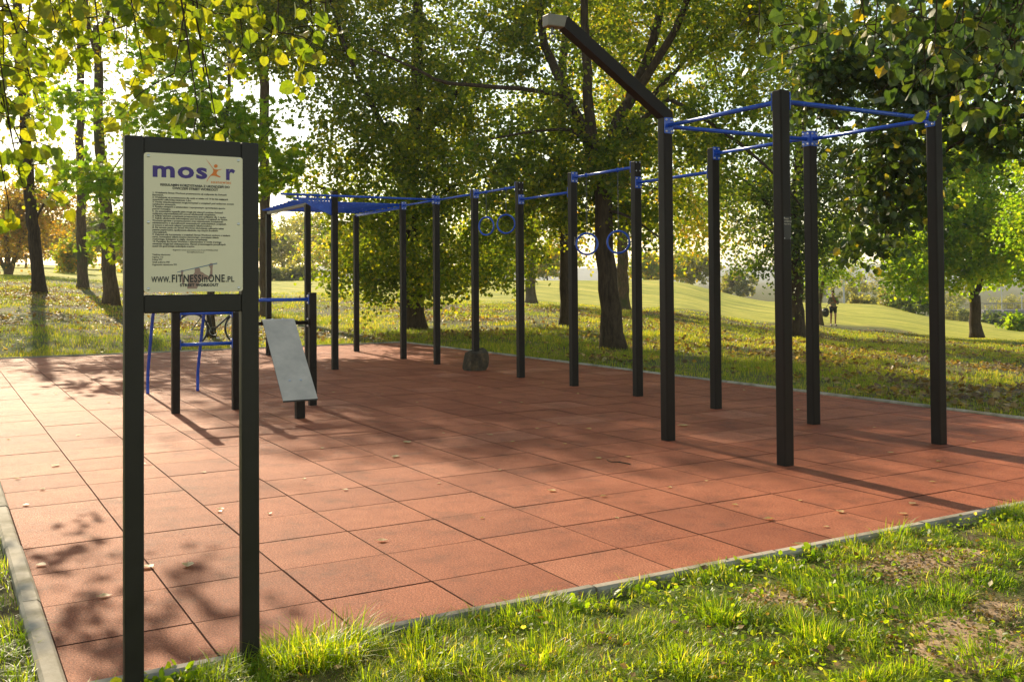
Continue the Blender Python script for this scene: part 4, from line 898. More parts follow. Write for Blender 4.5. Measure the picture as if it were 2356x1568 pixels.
def blades(mb, x, y, z, h, w, rs, lean=0.5, dirs=None):
    n = len(x); az = rs.rand(n) * 2 * np.pi if dirs is None else dirs; ln = np.abs(rs.randn(n)) * lean + 0.1
    face = az + np.pi / 2 + rs.randn(n) * 0.5
    d = np.stack([np.cos(az), np.sin(az), np.zeros(n)], 1); s = np.stack([np.cos(face), np.sin(face), np.zeros(n)], 1)
    b = np.stack([x, y, z], 1); out = []
    for k, (t, ww) in enumerate(((0, 1.0), (0.4, 0.9), (0.75, 0.6), (1.0, 0.06))):
        c = b + d * (h * ln * t ** 1.9)[:, None] + np.stack([np.zeros(n), np.zeros(n), h * (t - 0.28 * ln * t ** 2.2)], 1)
        out += [c - s * (w * ww / 2)[:, None], c + s * (w * ww / 2)[:, None]]
    V = np.stack(out, 1); base = (np.arange(n) * 8)[:, None, None]; F = np.array([(0, 1, 3, 2), (2, 3, 5, 4), (4, 5, 7, 6)])[None] + base
    mb.add(V.reshape(-1, 3), F.reshape(-1, 4))
DIRT = [ground_hit(px, py) + (r,) for px, py, r in ((2090, 1300, .26), (2160, 1285, .22), (2010, 1310, .15), (2230, 1480, .24), (1790, 1385, .16), (2130, 1345, .16), (2300, 1400, .12))]
def near_grass():
    rs = np.random.RandomState(17); mb = MB(); n = 330000
    # candidates in the strip in front of the paving and along its left side
    x = np.concatenate([rs.rand(n) * -2.9 - 1.64, rs.rand(n // 4) * 9 - 1.6]); y = np.concatenate([rs.rand(n) * 9.2 - 2.0, rs.rand(n // 4) * 1.6 + 6.55])
    tuft = vnoise(x, y, 0.16, 1) * 0.6 + vnoise(x, y, 0.06, 2) * 0.4; patch = vnoise(x, y, 0.7, 3)
    p = np.clip((tuft - 0.30) * 3.2, 0.06, 1) * np.clip(0.45 + patch, 0.4, 1)
    for dx, dy, r in DIRT: p *= np.clip((np.hypot(x - dx, y - dy) / (r * 0.85)) ** 2 - 0.25 + 1.1 * (tuft - .5), 0.03, 1)
    dcam = np.hypot(x - X0, y - Y0); p *= (dcam > 1.6)
    k = (rs.rand(len(x)) < p) & ~in_paving(x, y, -0.0); x, y, tuft, patch = x[k], y[k], tuft[k], patch[k]
    h = (0.028 + 0.075 * np.clip(tuft - 0.3, 0, 1) * 2 * (0.6 + rs.rand(len(x)) * 0.8)) * (0.7 + 0.5 * patch); w = 0.0026 + rs.rand(len(x)) * 0.0026
    edge = np.clip(1 - np.abs(x + 1.72) / 0.12, 0, 1); h *= 1 + 0.5 * edge * (vnoise(x, y, 0.3, 5) > 0.45)
    swirl = vnoise(x, y, 0.45, 21) * 9.0 + rs.randn(len(x)) * 1.1
    blades(mb, x, y, TG(x, y) - 0.004, h * 0.68, w, rs, 1.35, swirl)
    # longer tufts at marked spots
    for px, py, R_, hh, cnt in ((1975, 1190, .12, .13, 420), (2040, 1200, .12, .11, 350), (760, 1480, .14, .15, 420), (690, 1500, .12, .14, 300), (640, 1490, .08, .13, 160), (1660, 1390, .10, .09, 260), (1880, 1430, .10, .09, 260), (2180, 1350, .09, .08, 220), (1240, 1480, .10, .08, 220), (2260, 1500, .12, .08, 260), (345, 1520, .08, .10, 120), (1560, 1500, .1, .09, 260), (980, 1500, .12, .09, 300)):
        gx, gy = ground_hit(px, min(py + 25, 1540)); a = rs.rand(cnt) * 2 * np.pi; r = np.sqrt(rs.rand(cnt)) * R_; xx = gx + r * np.cos(a); yy = gy + r * np.sin(a)
        kk = ~in_paving(xx, yy, -0.01); xx, yy, a = xx[kk], yy[kk], a[kk]
        blades(mb, xx, yy, TG(xx, yy) - 0.004, 0.85 * hh * (0.6 + rs.rand(len(xx)) * 0.8), 0.003 + rs.rand(len(xx)) * 0.002, rs, 0.8, a + rs.randn(len(a)) * 0.6)
    o = mb.build('grass', G_blade, smooth=False); tag(o, 'long sunlit green grass in front of the paving and around the kerb', 'grass', kind='stuff'); print('GRASS', mb.n // 8)
near_grass()
def soil():
    for k, (gx, gy, r) in enumerate(DIRT):
        rs = np.random.RandomState(60 + k); mb = MB(); n = 28; rings = 7; V = [(gx, gy, 0.010)]; ph = rs.rand(4) * 6
        for q in range(1, rings + 1):
            for i in range(n):
                a = 2 * math.pi * i / n; rr = r * 1.05 * q / rings * (1 + .22 * math.sin(2 * a + ph[0]) + .14 * math.sin(3 * a + ph[1]) + .09 * math.sin(7 * a + ph[2]))
                V.append((gx + rr * math.cos(a), gy + rr * math.sin(a) * 1.1, 0.006 * (1 - (q / rings) ** 2) - (0.022 if q == rings else 0) + rs.rand() * 0.005))
        F = [(0, 1 + i, 1 + (i + 1) % n) for i in range(n)] + [(1 + (q - 1) * n + i, 1 + q * n + i, 1 + q * n + (i + 1) % n, 1 + (q - 1) * n + (i + 1) % n) for q in range(1, rings) for i in range(n)]
        mb.add(V, F); o = mb.build('bare_soil', M_soil, smooth=True); o['kind'] = 'structure'
soil()
def crumbs():
    rs = np.random.RandomState(77); mb = MB()
    for gx, gy, r in DIRT:
        n = int(900 * r / .25); a = rs.rand(n) * 6.28; q = np.sqrt(rs.rand(n)) * r * 1.4; add_leaves(mb, np.stack([gx + q * np.cos(a), gy + q * np.sin(a), 0.006 + rs.rand(n) * 0.012], 1), 0.012, rs, DIA, 0.0, 0.3, jitter=0.8)
    n = 2600; x = -1.68 - rs.rand(n) * 2.6; y = rs.rand(n) * 9 - 2; add_leaves(mb, np.stack([x, y, 0.01 + rs.rand(n) * 0.03], 1), 0.022, rs, DIA, 0.0, 0.4, jitter=0.8)
    tag(mb.build('plant_debris', L_litter), 'dry crumbs, straw and dead leaf bits on the bare soil and turf', 'plant debris', kind='stuff')
crumbs()
def weeds():
    # clover and plantain leaves scattered between the blades
    rs = np.random.RandomState(23); mb = MB(); n = 22000; x = rs.rand(n) * -2.6 - 1.68; y = rs.rand(n) * 9 - 2.0; k = (vnoise(x, y, 0.25, 8) > 0.50) & (np.hypot(x - X0, y - Y0) > 1.6); x, y = x[k], y[k]
    z = TG(x, y) + 0.012 + rs.rand(len(x)) * 0.03; add_leaves(mb, np.stack([x, y, z], 1), 0.020, rs, HEX, -0.15, 0.6)
    for px, py, c in ((330, 1540, 26), (380, 1500, 18), (400, 1540, 22), (1330, 1400, 14), (1480, 1370, 12), (1520, 1345, 12), (1730, 1300, 14), (1860, 1270, 12), (2120, 1230, 10)):
        gx, gy = ground_hit(px, min(py, 1545)); gx = min(gx, PX0 - 0.09)
        add_leaves(mb, np.stack([gx + rs.randn(c) * .04, gy + rs.randn(c) * .06, -0.01 + rs.rand(c) * 0.03], 1), 0.036, rs, HEX, -0.6, 0.0)
    tag(mb.build('weeds', G_blade), 'broad leaved weeds and clover among the front grass', 'weeds', kind='stuff')
weeds()
def far_grass():
    rs = np.random.RandomState(29); mb = MB(); n = 620000
    u = rs.rand(n); Z = 8.5 + (46 - 8.5) * u ** 1.25; px = rs.rand(n) * 2900 - 270; r = (px - 1178) / FPX * Z; x = X0 + syw * r + cyw * Z; y = Y0 - cyw * r + syw * Z
    t1 = vnoise(x, y, 1.3, 11) * 0.55 + vnoise(x, y, 0.45, 12) * 0.45
    edge = np.minimum(np.abs(y - PY0 + 0.06), np.abs(x - PX1 - 0.06)); near = np.exp(-(np.minimum(np.maximum(PY0 - y, 0) + 99 * (y > PY0), np.maximum(x - PX1, 0) + 99 * (x < PX1))) / 0.8)
    p = np.clip((t1 - 0.42) * 4, 0.03, 1) * 0.8 + near * 0.6
    k = (rs.rand(n) < p) & ~in_paving(x, y, 0.0); x, y, Z, t1, near = x[k], y[k], Z[k], t1[k], near[k]
    h = (0.035 + 0.05 * rs.rand(len(x))) * (0.7 + t1) * (1 + 0.6 * near); w = np.clip(0.0004 * Z, 0.004, 0.018)
    blades(mb, x, y, T(x, y) - 0.005, h, w, rs, 0.5); tag(mb.build('meadow_grass', G_far), 'short patchy grass under the trees behind the paving', 'grass', kind='stuff'); print('FAR GRASS', mb.n // 8)
far_grass()
def litter():
    rs = np.random.RandomState(31); mb = MB(); n = 130000
    u = rs.rand(n); Z = 9 + (52 - 9) * u ** 1.1; px = rs.rand(n) * 2800 - 220; r = (px - 1178) / FPX * Z; x = X0 + syw * r + cyw * Z; y = Y0 - cyw * r + syw * Z
    t1 = vnoise(x, y, 2.2, 41) * 0.6 + vnoise(x, y, 0.6, 42) * 0.4; band = np.exp(-((Z - 26) / 14) ** 2)
    p = np.clip((t1 - 0.38) * 3.0, 0.04, 1) * (0.35 + 0.75 * band); k = (rs.rand(n) < p) & ~in_paving(x, y, 0.25); x, y, Z = x[k], y[k], Z[k]
    k2 = Z < np.interp(toPZ(x, y)[0], [0, 650, 1150, 1500, 1800, 2000, 2250, 2356], [38, 41, 40, 42, 44, 50, 42, 39]); x, y, Z = x[k2], y[k2], Z[k2]
    add_leaves(mb, np.stack([x, y, T(x, y) + 0.02 + rs.rand(len(x)) * 0.03], 1), 0.07, rs, HEX, 0.0, 0.55, jitter=0.4); tag(mb.build('leaf_litter', L_litter), 'brown fallen leaves strewn over the grass under the trees', 'leaf litter', kind='stuff'); print('LITTER', mb.n // 6)
litter()
# fallen leaves lying on the paving, each its own thing
FL = [(127, 1070, .11), (98, 1124, .07), (40, 1100, .06), (60, 1160, .07), (95, 1298, .08), (240, 1370, .08), (340, 1303, .10), (433, 1300, .11), (507, 1170, .07), (330, 1066, .06), (505, 1175, .06), (879, 1242, .08), (910, 1049, .12), (795, 1125, .06), (1270, 1128, .09), (1388, 1140, .06),
      (1376, 1053, .08), (1445, 1050, .07), (1128, 999, .08), (1020, 995, .05), (768, 902, .07), (741, 1030, .06), (1355, 986, .07), (1103, 890, .06), (1150, 926, .06), (1285, 975, .05), (1300, 1020, .05), (1932, 1176, .09), (1768, 1192, .08), (2078, 1180, .07), (2100, 1157, .08), (2145, 1107, .06), (2050, 1040, .07),
      (1836, 942, .08), (1713, 897, .07), (2012, 982, .05), (1995, 870, .05), (1625, 1105, .05), (1540, 1120, .05), (1690, 1160, .05), (1235, 985, .05), (1180, 1015, .05), (1250, 880, .05), (1330, 905, .06), (1200, 925, .05), (960, 925, .05), (880, 905, .05), (830, 862, .05), (1050, 820, .05), (900, 815, .05), (620, 1180, .05), (700, 1100, .05), (560, 990, .06), (20, 1010, .06), (180, 1000, .06), (250, 925, .07), (130, 905, .07), (75, 865, .08), (300, 885, .07), (210, 858, .08), (470, 1085, .05), (1840, 1150, .05), (1900, 1210, .05), (2160, 1060, .05), (2240, 1015, .05), (1420, 1190, .04), (1010, 1110, .04), (1110, 1190, .04), (1255, 1365, .08), (1150, 1080, .05)]
SPEC = {(937, 1016): ('large crumpled pale fallen leaf lying near the middle of the paving', .13), (1571, 978): ('flat pale green fallen leaf beside the boom arm post', .16), (1840, 1252): ('yellow fallen leaf resting at the front kerb', .09)}
def one_leaf(px, py, s, label, grp, seed, m_=None):
    rs = np.random.RandomState(seed); x, y = ground_hit(px, py, 0.006); x = min(max(x, PX0 + 0.03), PX1 - .03); mb = MB()
    Vt = np.array([(0, 0), (.1, -.22), (.35, -.42), (.62, -.38), (.85, -.18), (1.08, 0), (.85, .2), (.62, .40), (.35, .4), (.1, .2), (.5, 0)]) + rs.randn(11, 2) * 0.03; a = rs.rand() * 6.28
    z = 0.05 + 0.34 * np.abs(Vt[:, 1]) * (0.4 + rs.rand()) + 0.12 * np.abs(Vt[:, 0] - 0.5) + rs.rand(11) * 0.05; z -= z.min()
    P = np.column_stack([(Vt[:, 0] - .5) * math.cos(a) - Vt[:, 1] * math.sin(a), (Vt[:, 0] - .5) * math.sin(a) + Vt[:, 1] * math.cos(a), z]) * s * 0.62
    mb.add(P + (0, 0, 0.003), [(0, 1, 2, 10), (10, 2, 3, 4), (10, 4, 5, 6), (10, 6, 7, 8), (0, 10, 8, 9)]); tube(mb, [P[0] + (0, 0, .003), P[0] * 1.3 + (0, 0, .004)], 0.0012, 4)
    o = mb.build('fallen_leaf', m_ or L_fallen, loc=(x, y, 0.002)); tag(o, label, 'leaf', grp); return o
for k, (px, py, s) in enumerate(FL): one_leaf(px, py, s, 'small dry fallen leaf lying on the red rubber tiles', 'dry leaves scattered on the paving', 300 + k)
for k, ((px, py), (lab, s)) in enumerate(SPEC.items()): one_leaf(px, py, s, lab, None, 400 + k)
def stick():
    x, y = ground_hit(1425, 1066); mb = MB(); tube(mb, spline([(-.09, -.03, .008), (0, 0, .012), (.05, .035, .010), (.11, .03, .014)], 10), np.linspace(.005, .003, 10), 6); tube(mb, [(0, 0, .012), (.03, -.03, .016)], .0025, 5)
    tag(mb.build('twig', M_bark, loc=(x, y, 0)), 'short dark twig lying on the front half of the red tiles', 'twig')
stick()
# ------------------------------------------------------------------ sandstone boulder beside the row of posts
def boulder():
    import bmesh
    bm = bmesh.new(); bmesh.ops.create_icosphere(bm, subdivisions=5, radius=1.0)
    rs = np.random.RandomState(4)
    planes = [((1, .1, .05), .62), ((-1, .25, .1), .66), ((.1, 1, .12), .64), ((.1, -1, .0), .64), ((.25, .10, 1), .56), ((-.75, .8, .1), .70), ((-.35, .2, 1), .60), ((0, 0, -1), .62), ((.8, .7, .3), .74)]
    from mathutils import noise as mn
    for v in bm.verts:
        p = v.co.copy()
        for n, d in planes:
            n = Vector(n).normalized(); k = p.dot(n)
            if k > d: p -= n * (k - d) * 0.94
        q = mn.fractal(v.co * 2.6, 1.0, 2.0, 5) * 0.03 + mn.fractal(v.co * 9, 1.0, 2.0, 4) * 0.018; p += v.co * q; v.co = p
    bm.transform(Matrix.Diagonal((0.21, 0.21, 0.245, 1))); me = bpy.data.meshes.new('boulder'); bm.to_mesh(me); bm.free()
    mz = min(v.co.z for v in me.vertices); me.transform(Matrix.Translation((0, 0, -mz - 0.01)))
    for p in me.polygons: p.use_smooth = False
    m_, t, bs = mat('sandstone'); p, g = coords(t); n = noise(t, 9, 6, 0.7, p); r = ramp(t, n.outputs[0], [(0.32, (0.022, 0.016, 0.010)), (0.5, (0.065, 0.046, 0.024)), (0.7, (0.15, 0.10, 0.045))]); t.links.new(r.outputs[0], bs.inputs['Base Color']); bs.inputs['Roughness'].default_value = 0.9
    n2 = noise(t, 40, 5, .7, p); bump(t, bs, n2.outputs[0], 0.7, 0.02); me.materials.append(m_)
    x, y = ground_hit(1098, 853); o = bpy.data.objects.new('boulder', me); col.objects.link(o); o.location = (x + 0.13, y - 0.03, 0); o.rotation_euler = (0, 0, R(20)); tag(o, 'squat brown sandstone boulder standing on the paving in front of a post', 'boulder')
boulder()
# ------------------------------------------------------------------ bicycle leaning at the maple behind the sign
def bicycle():
    M_tyre = simple('black_tyre', (0.015, 0.015, 0.015), 0.7); M_rim = simple('alloy_rim', (0.4, 0.4, 0.4), 0.35, 1.0); M_frame = simple('dark_bike_frame', (0.02, 0.022, 0.03), 0.3); M_saddle = simple('black_saddle', (0.02, 0.02, 0.02), 0.5)
    g0 = GZ(496, 20.6); root = empty('bicycle', g0, 'dark bicycle leaning by the maple trunk behind the sign', 'bicycle')
    A = W(466, 700, 20.4); B = W(546, 700, 20.9); d = B - A; d[2] = 0; d /= np.linalg.norm(d); up = np.array([0, 0, 1.]); sn = np.cross(d, up); up = up + sn * 0.10; up /= np.linalg.norm(up)
    o_ = g0 + 0
    def P(u, v, w=0): return o_ + d * u + up * v + sn * w
    for u in (-0.52, 0.52):
        c = P(u, 0.345); wheel = MB(); torus(wheel, c, sn, 0.33, 0.017, 40, 8); tb = wheel.build('tyre', M_tyre, root, smooth=True)
        rm = MB(); torus(rm, c, sn, 0.305, 0.008, 40, 6); 
        for k in range(16):
            a = k * math.pi / 8; tube(rm, [c + sn * (0.02 if k % 2 else -0.02), c + (d * math.cos(a) + up * math.sin(a)) * 0.305], 0.0012, 4)
        tube(rm, [c - sn * .045, c + sn * .045], 0.016, 8); rm.build('rim', M_rim, root, smooth=True)
    f = MB(); bb, st_, hd, ra, fa = P(-0.08, 0.30), P(-0.20, 0.78), P(0.36, 0.80), P(-0.52, 0.345), P(0.52, 0.345)
    for a, b, r in ((bb, st_, .016), (bb, P(0.38, 0.70), .018), (st_, hd, .016), (ra, bb, .010), (ra, st_, .010), (P(.355, .84), P(.40, .62), .019)): tube(f, [a, b], r, 8)
    tube(f, spline([P(.40, .62), P(.43, .5), P(.52, .345)], 6), .012, 8); tube(f, [st_, P(-.225, .90)], .013, 8); f.build('frame', M_frame, root, smooth=True)
    s = MB(); prism(s, [(-.13, -.065), (-.13, .065), (0, .04), (.14, .015), (.14, -.015), (0, -.04)], 0, 0.035, frame(P(-.225, .90), up, d), 0); s.build('saddle', M_saddle, root)
    h = MB(); tube(h, spline([P(.30, .98, -.30), P(.34, 1.0, -.1), P(.345, .97, 0), P(.34, 1.0, .1), P(.30, .98, .30)], 14), .011, 8); tube(h, [P(.355, .84), P(.345, .98)], .012, 8); h.build('handlebar', M_frame, root, smooth=True)
    c = MB(); torus(c, bb + sn * .04, sn, .085, .006, 24, 5); tube(c, [bb + sn * .05, bb + sn * .05 + d * .08 - up * .15], .009, 6); tube(c, [bb - sn * .05, bb - sn * .05 - d * .08 + up * .15], .009, 6)
    for q in (bb + sn * .09 + d * .08 - up * .15, bb - sn * .09 - d * .08 + up * .15): tube(c, [q - sn * .04, q + sn * .04], .016, 6)
    c.build('crank', M_rim, root)
bicycle()
# ------------------------------------------------------------------ person
def skin_body(name, verts, edges, radii, m_, parent, sub=2, root_i=0):
    me = bpy.data.meshes.new(name); me.from_pydata([tuple(v) for v in verts], edges, []); o = bpy.data.objects.new(name, me); col.objects.link(o); o.parent = parent
    md = o.modifiers.new('s', 'SKIN'); md.use_smooth_shade = True
    for i, r in enumerate(radii): me.skin_vertices[0].data[i].radius = (r, r) if np.isscalar(r) else r
    me.skin_vertices[0].data[root_i].use_root = True
    o.modifiers.new('u', 'SUBSURF').levels = sub; o.modifiers['u'].render_levels = sub; me.materials.append(m_); return o
def person():
    M_skin = simple('skin', (0.34, 0.17, 0.11), 0.5); M_hair = simple('blond_hair', (0.12, 0.075, 0.03), 0.6); M_shirt = simple('grey_green_shirt', (0.19, 0.185, 0.14), 0.8, 0, .3, 20, .15); M_short = simple('dark_shorts', (0.03, 0.028, 0.026), 0.8); M_shoe = simple('dark_shoes', (0.04, 0.035, 0.03), 0.6); M_bag = simple('black_bag', (0.015, 0.015, 0.018), 0.6); M_red = simple('red_strap', (0.45, 0.03, 0.03), 0.6); M_eye = simple('dark_eyes', (0.02, 0.015, 0.01), 0.3); M_stripe = simple('pale_stripe', (0.6, 0.6, 0.6), .5)
    g0 = GZ(1916, 50); root = empty('person', g0, 'person in grey top and dark shorts standing on the slope looking at their hands', 'person')
    # local frame: x right in picture, y away from camera
    fw = Vector((cyw, syw, 0)); root.rotation_euler = (0, 0, YAW - math.pi / 2)
    V = [(0, 0, .96), (0, -.01, 1.15), (0, 0, 1.38), (0, 0, 1.47), (0, -.03, 1.54), (0, -.045, 1.62), (0, -.03, 1.71),
         (-.10, 0, .90), (-.115, -.02, .50), (-.12, .02, .09), (-.125, -.12, .035), (.09, 0, .90), (.10, -.03, .50), (.10, .01, .09), (.11, -.13, .035),
         (-.17, 0, 1.40), (-.235, .0, 1.14), (-.10, -.20, 1.17), (-.04, -.25, 1.19), (.17, 0, 1.40), (.245, .0, 1.13), (.08, -.20, 1.15), (.02, -.25, 1.18)]
    E_ = [(0, 1), (1, 2), (2, 3), (3, 4), (4, 5), (5, 6), (0, 7), (7, 8), (8, 9), (9, 10), (0, 11), (11, 12), (12, 13), (13, 14), (2, 15), (15, 16), (16, 17), (17, 18), (2, 19), (19, 20), (20, 21), (21, 22)]
    Rr = [.12, .115, .13, .052, .07, .085, .07, .085, .055, .036, .032, .085, .055, .036, .032, .055, .043, .03, .026, .055, .043, .03, .026]
    # five short fingers on each hand
    for hb, sx in ((18, 1), (22, -1)):
        bx, by, bz = V[hb]
        for k in range(5):
            a = len(V); V.append((bx + sx * .02, by - .02, bz + .03 - .014 * k)); V.append((bx + sx * (.045 - .004 * k), by - .035, bz + .035 - .014 * k)); E_ += [(hb, a), (a, a + 1)]; Rr += [.009, .0075]
    skin_body('body', V, E_, Rr, M_skin, root)
    skin_body('shirt', [(0, 0, .93), (0, -.01, 1.15), (0, 0, 1.38), (0, 0, 1.44), (-.18, 0, 1.40), (-.24, 0, 1.14), (-.17, -.12, 1.155), (.18, 0, 1.40), (.25, 0, 1.13), (.16, -.12, 1.14)], [(0, 1), (1, 2), (2, 3), (2, 4), (4, 5), (5, 6), (2, 7), (7, 8), (8, 9)], [.155, .145, .15, .075, .075, .065, .05, .075, .065, .05], M_shirt, root)
    skin_body('shorts', [(0, 0, .93), (-.10, 0, .88), (-.115, -.01, .62), (.09, 0, .88), (.10, -.015, .62)], [(0, 1), (1, 2), (0, 3), (3, 4)], [.14, .105, .085, .105, .085], M_short, root)
    for x, y in ((-.12, 0), (.105, -.01)): skin_body('shoe', [(x, y + .05, .05), (x, y - .05, .045), (x, y - .15, .035)], [(0, 1), (1, 2)], [.05, .048, .04], M_shoe, root)
    skin_body('hair', [(0, 0, 1.66), (0, .01, 1.72), (0, -.03, 1.765), (0, -.07, 1.745)], [(0, 1), (1, 2), (2, 3)], [.085, .09, .075, .045], M_hair, root)
    fc = MB(); 
    for sx in (-1, 1): dome(fc, (sx * .032, -.118, 1.635), (sx * .2, -1, 0), .011, .6, 0)
    fc.add([(-.02, -.122, 1.575), (.02, -.122, 1.575), (.018, -.120, 1.567), (-.018, -.120, 1.567)], [(0, 1, 2, 3)], 0)
    o = MB.build(fc, 'face_features', M_eye); o.parent = root
    ns = skin_body('nose', [(0, -.11, 1.625), (0, -.135, 1.60)], [(0, 1)], [.009, .013], M_skin, root, 1)
    for sx in (-1, 1): skin_body('ear', [(sx * .083, -.03, 1.60), (sx * .088, -.025, 1.635)], [(0, 1)], [.012, .015], M_skin, root, 1)
    sb = MB(); tube(sb, spline([(-.06, -.13, 1.42), (.02, -.165, 1.30), (.10, -.15, 1.20)], 8), .018, 6); 
    s_ = sb.build('red_strap', M_red); s_.parent = root; s_.location = (0, 0, 0)
    b0 = W(1897, 718, 49.9); bag = empty('sports_bag', (b0[0], b0[1], b0[2]), 'big black sports bag hanging at the side of the standing person', 'bag'); bag.rotation_euler = (0, 0, YAW - math.pi / 2)
    skin_body('bag_body', [(.12, 0, -.20), (0, 0, -.12), (-.05, 0, .06), (.08, 0, .18), (.14, 0, .05)], [(0, 1), (1, 2), (2, 3), (3, 4), (4, 0)], [.12, .17, .17, .13, .14], M_bag, bag)
    mb = MB(); tube(mb, spline([(.05, -.1, .25), (.20, -.12, .45), (.28, -.16, .52), (.34, -.02, .72)], 10), .014, 6); k_ = mb.build('strap', M_bag); k_.parent = bag
    mb = MB(); tube(mb, [(-.12, -.17, .06), (0, -.18, .075)], .012, 6); k_ = mb.build('stripe', M_stripe); k_.parent = bag
person()
# ------------------------------------------------------------------ valley: lamp posts, buildings, bridge, hills
def lamp(px, Z, y0, y1, label, r=0.09):
    g_ = GZ(px, Z); top = W(px, y1, Z)[2]; root = empty('lamp_post', g_, label, 'lamp post', 'tall lamp posts in the valley'); mb = MB(); tube(mb, [g_ - (0, 0, .3), (g_ + (0, 0, top)) / 1 if False else np.array([g_[0], g_[1], top])], [r, r * .6], 8); M_ = simple('galvanised_pole', (0.45, 0.46, 0.48), 0.4, 0.3)
    mb.build('pole', M_, root); h = MB(); box(h, g_[0] - .3, g_[0] + .3, g_[1] - .12, g_[1] + .12, top - 0.12, top, 0, .03); h.build('lamp_head', M_, root)
lamp(1941, 105, 700, 595, 'pale lamp post rising behind the crest right of the person', .12); lamp(2304, 160, 735, 655, 'thin lamp post in the valley right of the lone maple', .10); lamp(2350, 150, 700, 650, 'thin lamp post in the valley at the right edge', .1)
M_wall = simple('pale_render', (0.5, 0.47, 0.44), 0.8); M_roofm = simple('grey_roof', (0.25, 0.22, 0.21), 0.7); M_win = simple('window_glass', (0.05, 0.06, 0.08), 0.15); M_roofr = simple('red_roof', (0.3, 0.12, 0.08), 0.8)
def house(px, Z, ybase, ytop, wpx, label, rf=M_roofm, flat=False):
    c = W(px, ybase, Z); w = wpx * Z / FPX; h = (ybase - ytop) * Z / FPX; zb = c[2] - 4; root = empty('house' if not flat else 'hall', (c[0], c[1], zb), label, 'building', 'buildings across the valley'); M = Matrix.Translation(Vector(c)) @ Matrix.Rotation(YAW - math.pi / 2 + 0.1, 4, 'Z')
    mb = MB(); box(mb, -w / 2, w / 2, 0, w * .6, -4, h * (.7 if not flat else .9), 0, 0, M); mb.build('wall', M_wall, root)
    r = MB(); hh = h * (.7 if not flat else .9); e = .3
    if flat: box(r, -w / 2 - e, w / 2 + e, -e, w * .6 + e, hh, h, 0, 0, M)
    else:
        V = [(-w / 2 - e, -e, hh), (w / 2 + e, -e, hh), (w / 2 + e, w * .6 + e, hh), (-w / 2 - e, w * .6 + e, hh), (-w / 2 - e, w * .3, h), (w / 2 + e, w * .3, h)]; V = [tuple(M @ Vector(v)) for v in V]; r.add(V, [(0, 1, 5, 4), (2, 3, 4, 5), (0, 4, 3), (1, 2, 5), (3, 2, 1, 0)])
    r.build('roof', rf, root)
    n = max(2, int(w / 4))
    for k in range(n):
        x = -w / 2 + w * (k + .5) / n; wm = MB(); box(wm, x - w / n * .25, x + w / n * .25, -.08, -.002, hh * .35, hh * .75, 0, 0, M); wm.build('window', M_win, root)
house(2040, 420, 690, 672, 60, 'long white building in the hazy valley behind the round bush', flat=True); house(2075, 480, 668, 655, 26, 'small pale house on the far valley side behind the slender tree'); house(1980, 600, 664, 654, 24, 'tiny pale house far off left of the hazy trees', M_roofr)
house(2330, 380, 712, 690, 50, 'pale building beyond the bridge at the right edge', flat=True); house(1760, 700, 668, 657, 20, 'tiny far house seen left of the near corner post'); house(2140, 520, 676, 664, 24, 'small red roofed house in the far valley', M_roofr)
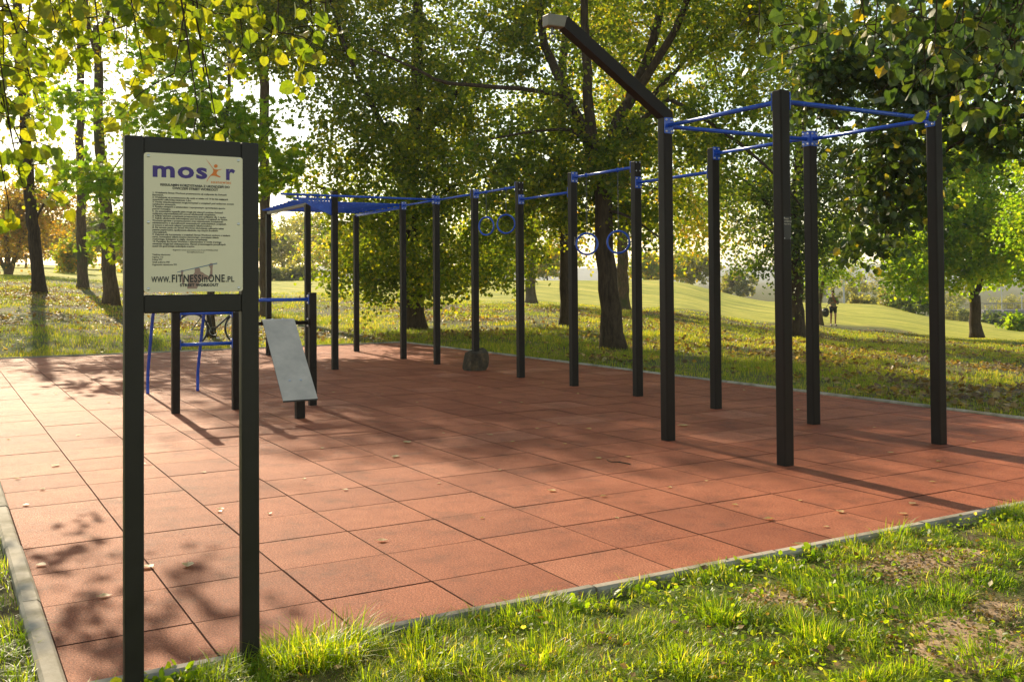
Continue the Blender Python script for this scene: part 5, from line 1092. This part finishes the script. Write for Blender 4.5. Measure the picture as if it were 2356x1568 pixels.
def bridge():
    Z = 150; a = W(2255, 717, Z); c = W(2460, 712, Z); root = empty('footbridge', a, 'grey footbridge with sloping stair side at the right edge of the valley', 'bridge'); d = c - a; d[2] = 0; L = np.linalg.norm(d); M = frame(a, d, (0, 0, 1)); M_c = simple('bridge_concrete', (0.22, 0.21, 0.2), .8)
    mb = MB(); prism(mb, rrect(0.6, 2.4, .05, 1), 0, L, M); mb.build('deck', M_c, root)
    for s_ in (-1.15, 1.15):
        rl = MB(); prism(rl, [(1.2, s_ - .03), (1.2, s_ + .03), (1.28, s_ + .03), (1.28, s_ - .03)], 0, L, M)
        for k in range(int(L / 1.5)): prism(rl, [(0.3, s_ - .03), (0.3, s_ + .03), (1.2, s_ + .03), (1.2, s_ - .03)], k * 1.5, k * 1.5 + .06, M)
        rl.build('railing', M_c, root)
    st_ = MB(); b0 = W(2340, 745, Z); tube(st_, [W(2305, 716, Z - 1.5), b0], .35, 6); st_.build('stair_side', M_c, root)
    pr = MB()
    for t in (.1, .5, .9): q = a + d * t; tube(pr, [q - (0, 0, 9), q], .4, 8)
    pr.build('pier', M_c, root)
bridge()
def hills():
    M_h, t, bs = mat('wooded_hills'); p, g = coords(t); n = noise(t, .012, 6, .7, p); r = ramp(t, n.outputs[0], [(.4, (.05, .065, .035)), (.6, (.11, .12, .06))]); t.links.new(r.outputs[0], bs.inputs['Base Color']); bs.inputs['Roughness'].default_value = 1
    mb = MB(); rs = np.random.RandomState(2); A = np.radians(np.linspace(-60, 60, 121)); D = np.array([900, 1100, 1300, 1500, 1800, 2200, 2800]); Hh = np.array([-12, 0, 14, 18, 12, 22, -20])
    V = []
    for k, dd in enumerate(D):
        for a in A:
            th = YAW - a; hh = Hh[k] * (1 + .25 * math.sin(a * 9 + k) + .15 * math.sin(a * 23 + 2 * k)) if k else -14; V.append((X0 + dd * math.cos(th), Y0 + dd * math.sin(th), hh))
    n_ = len(A); F = [(k * n_ + i, (k + 1) * n_ + i, (k + 1) * n_ + i + 1, k * n_ + i + 1)[::-1] for k in range(len(D) - 1) for i in range(n_ - 1)]
    mb.add(V, F); o = mb.build('hills', M_h, smooth=True); o['kind'] = 'structure'
hills()

# ------------------------------------------------------------------ air
def haze():
    mb = MB(); box(mb, -60, 2750, -2450, 2450, -45, 60); m_ = bpy.data.materials.new('air'); m_.use_nodes = True; t = m_.node_tree; t.nodes.clear(); o_ = t.nodes.new('ShaderNodeOutputMaterial'); v = t.nodes.new('ShaderNodeVolumePrincipled')
    v.inputs['Density'].default_value = 0.0004; v.inputs['Color'].default_value = (0.93, 0.95, 1.0, 1); v.inputs['Anisotropy'].default_value = 0.35; t.links.new(v.outputs[0], o_.inputs['Volume'])
    o = mb.build('haze', m_); tag(o, kind='stuff')
haze()
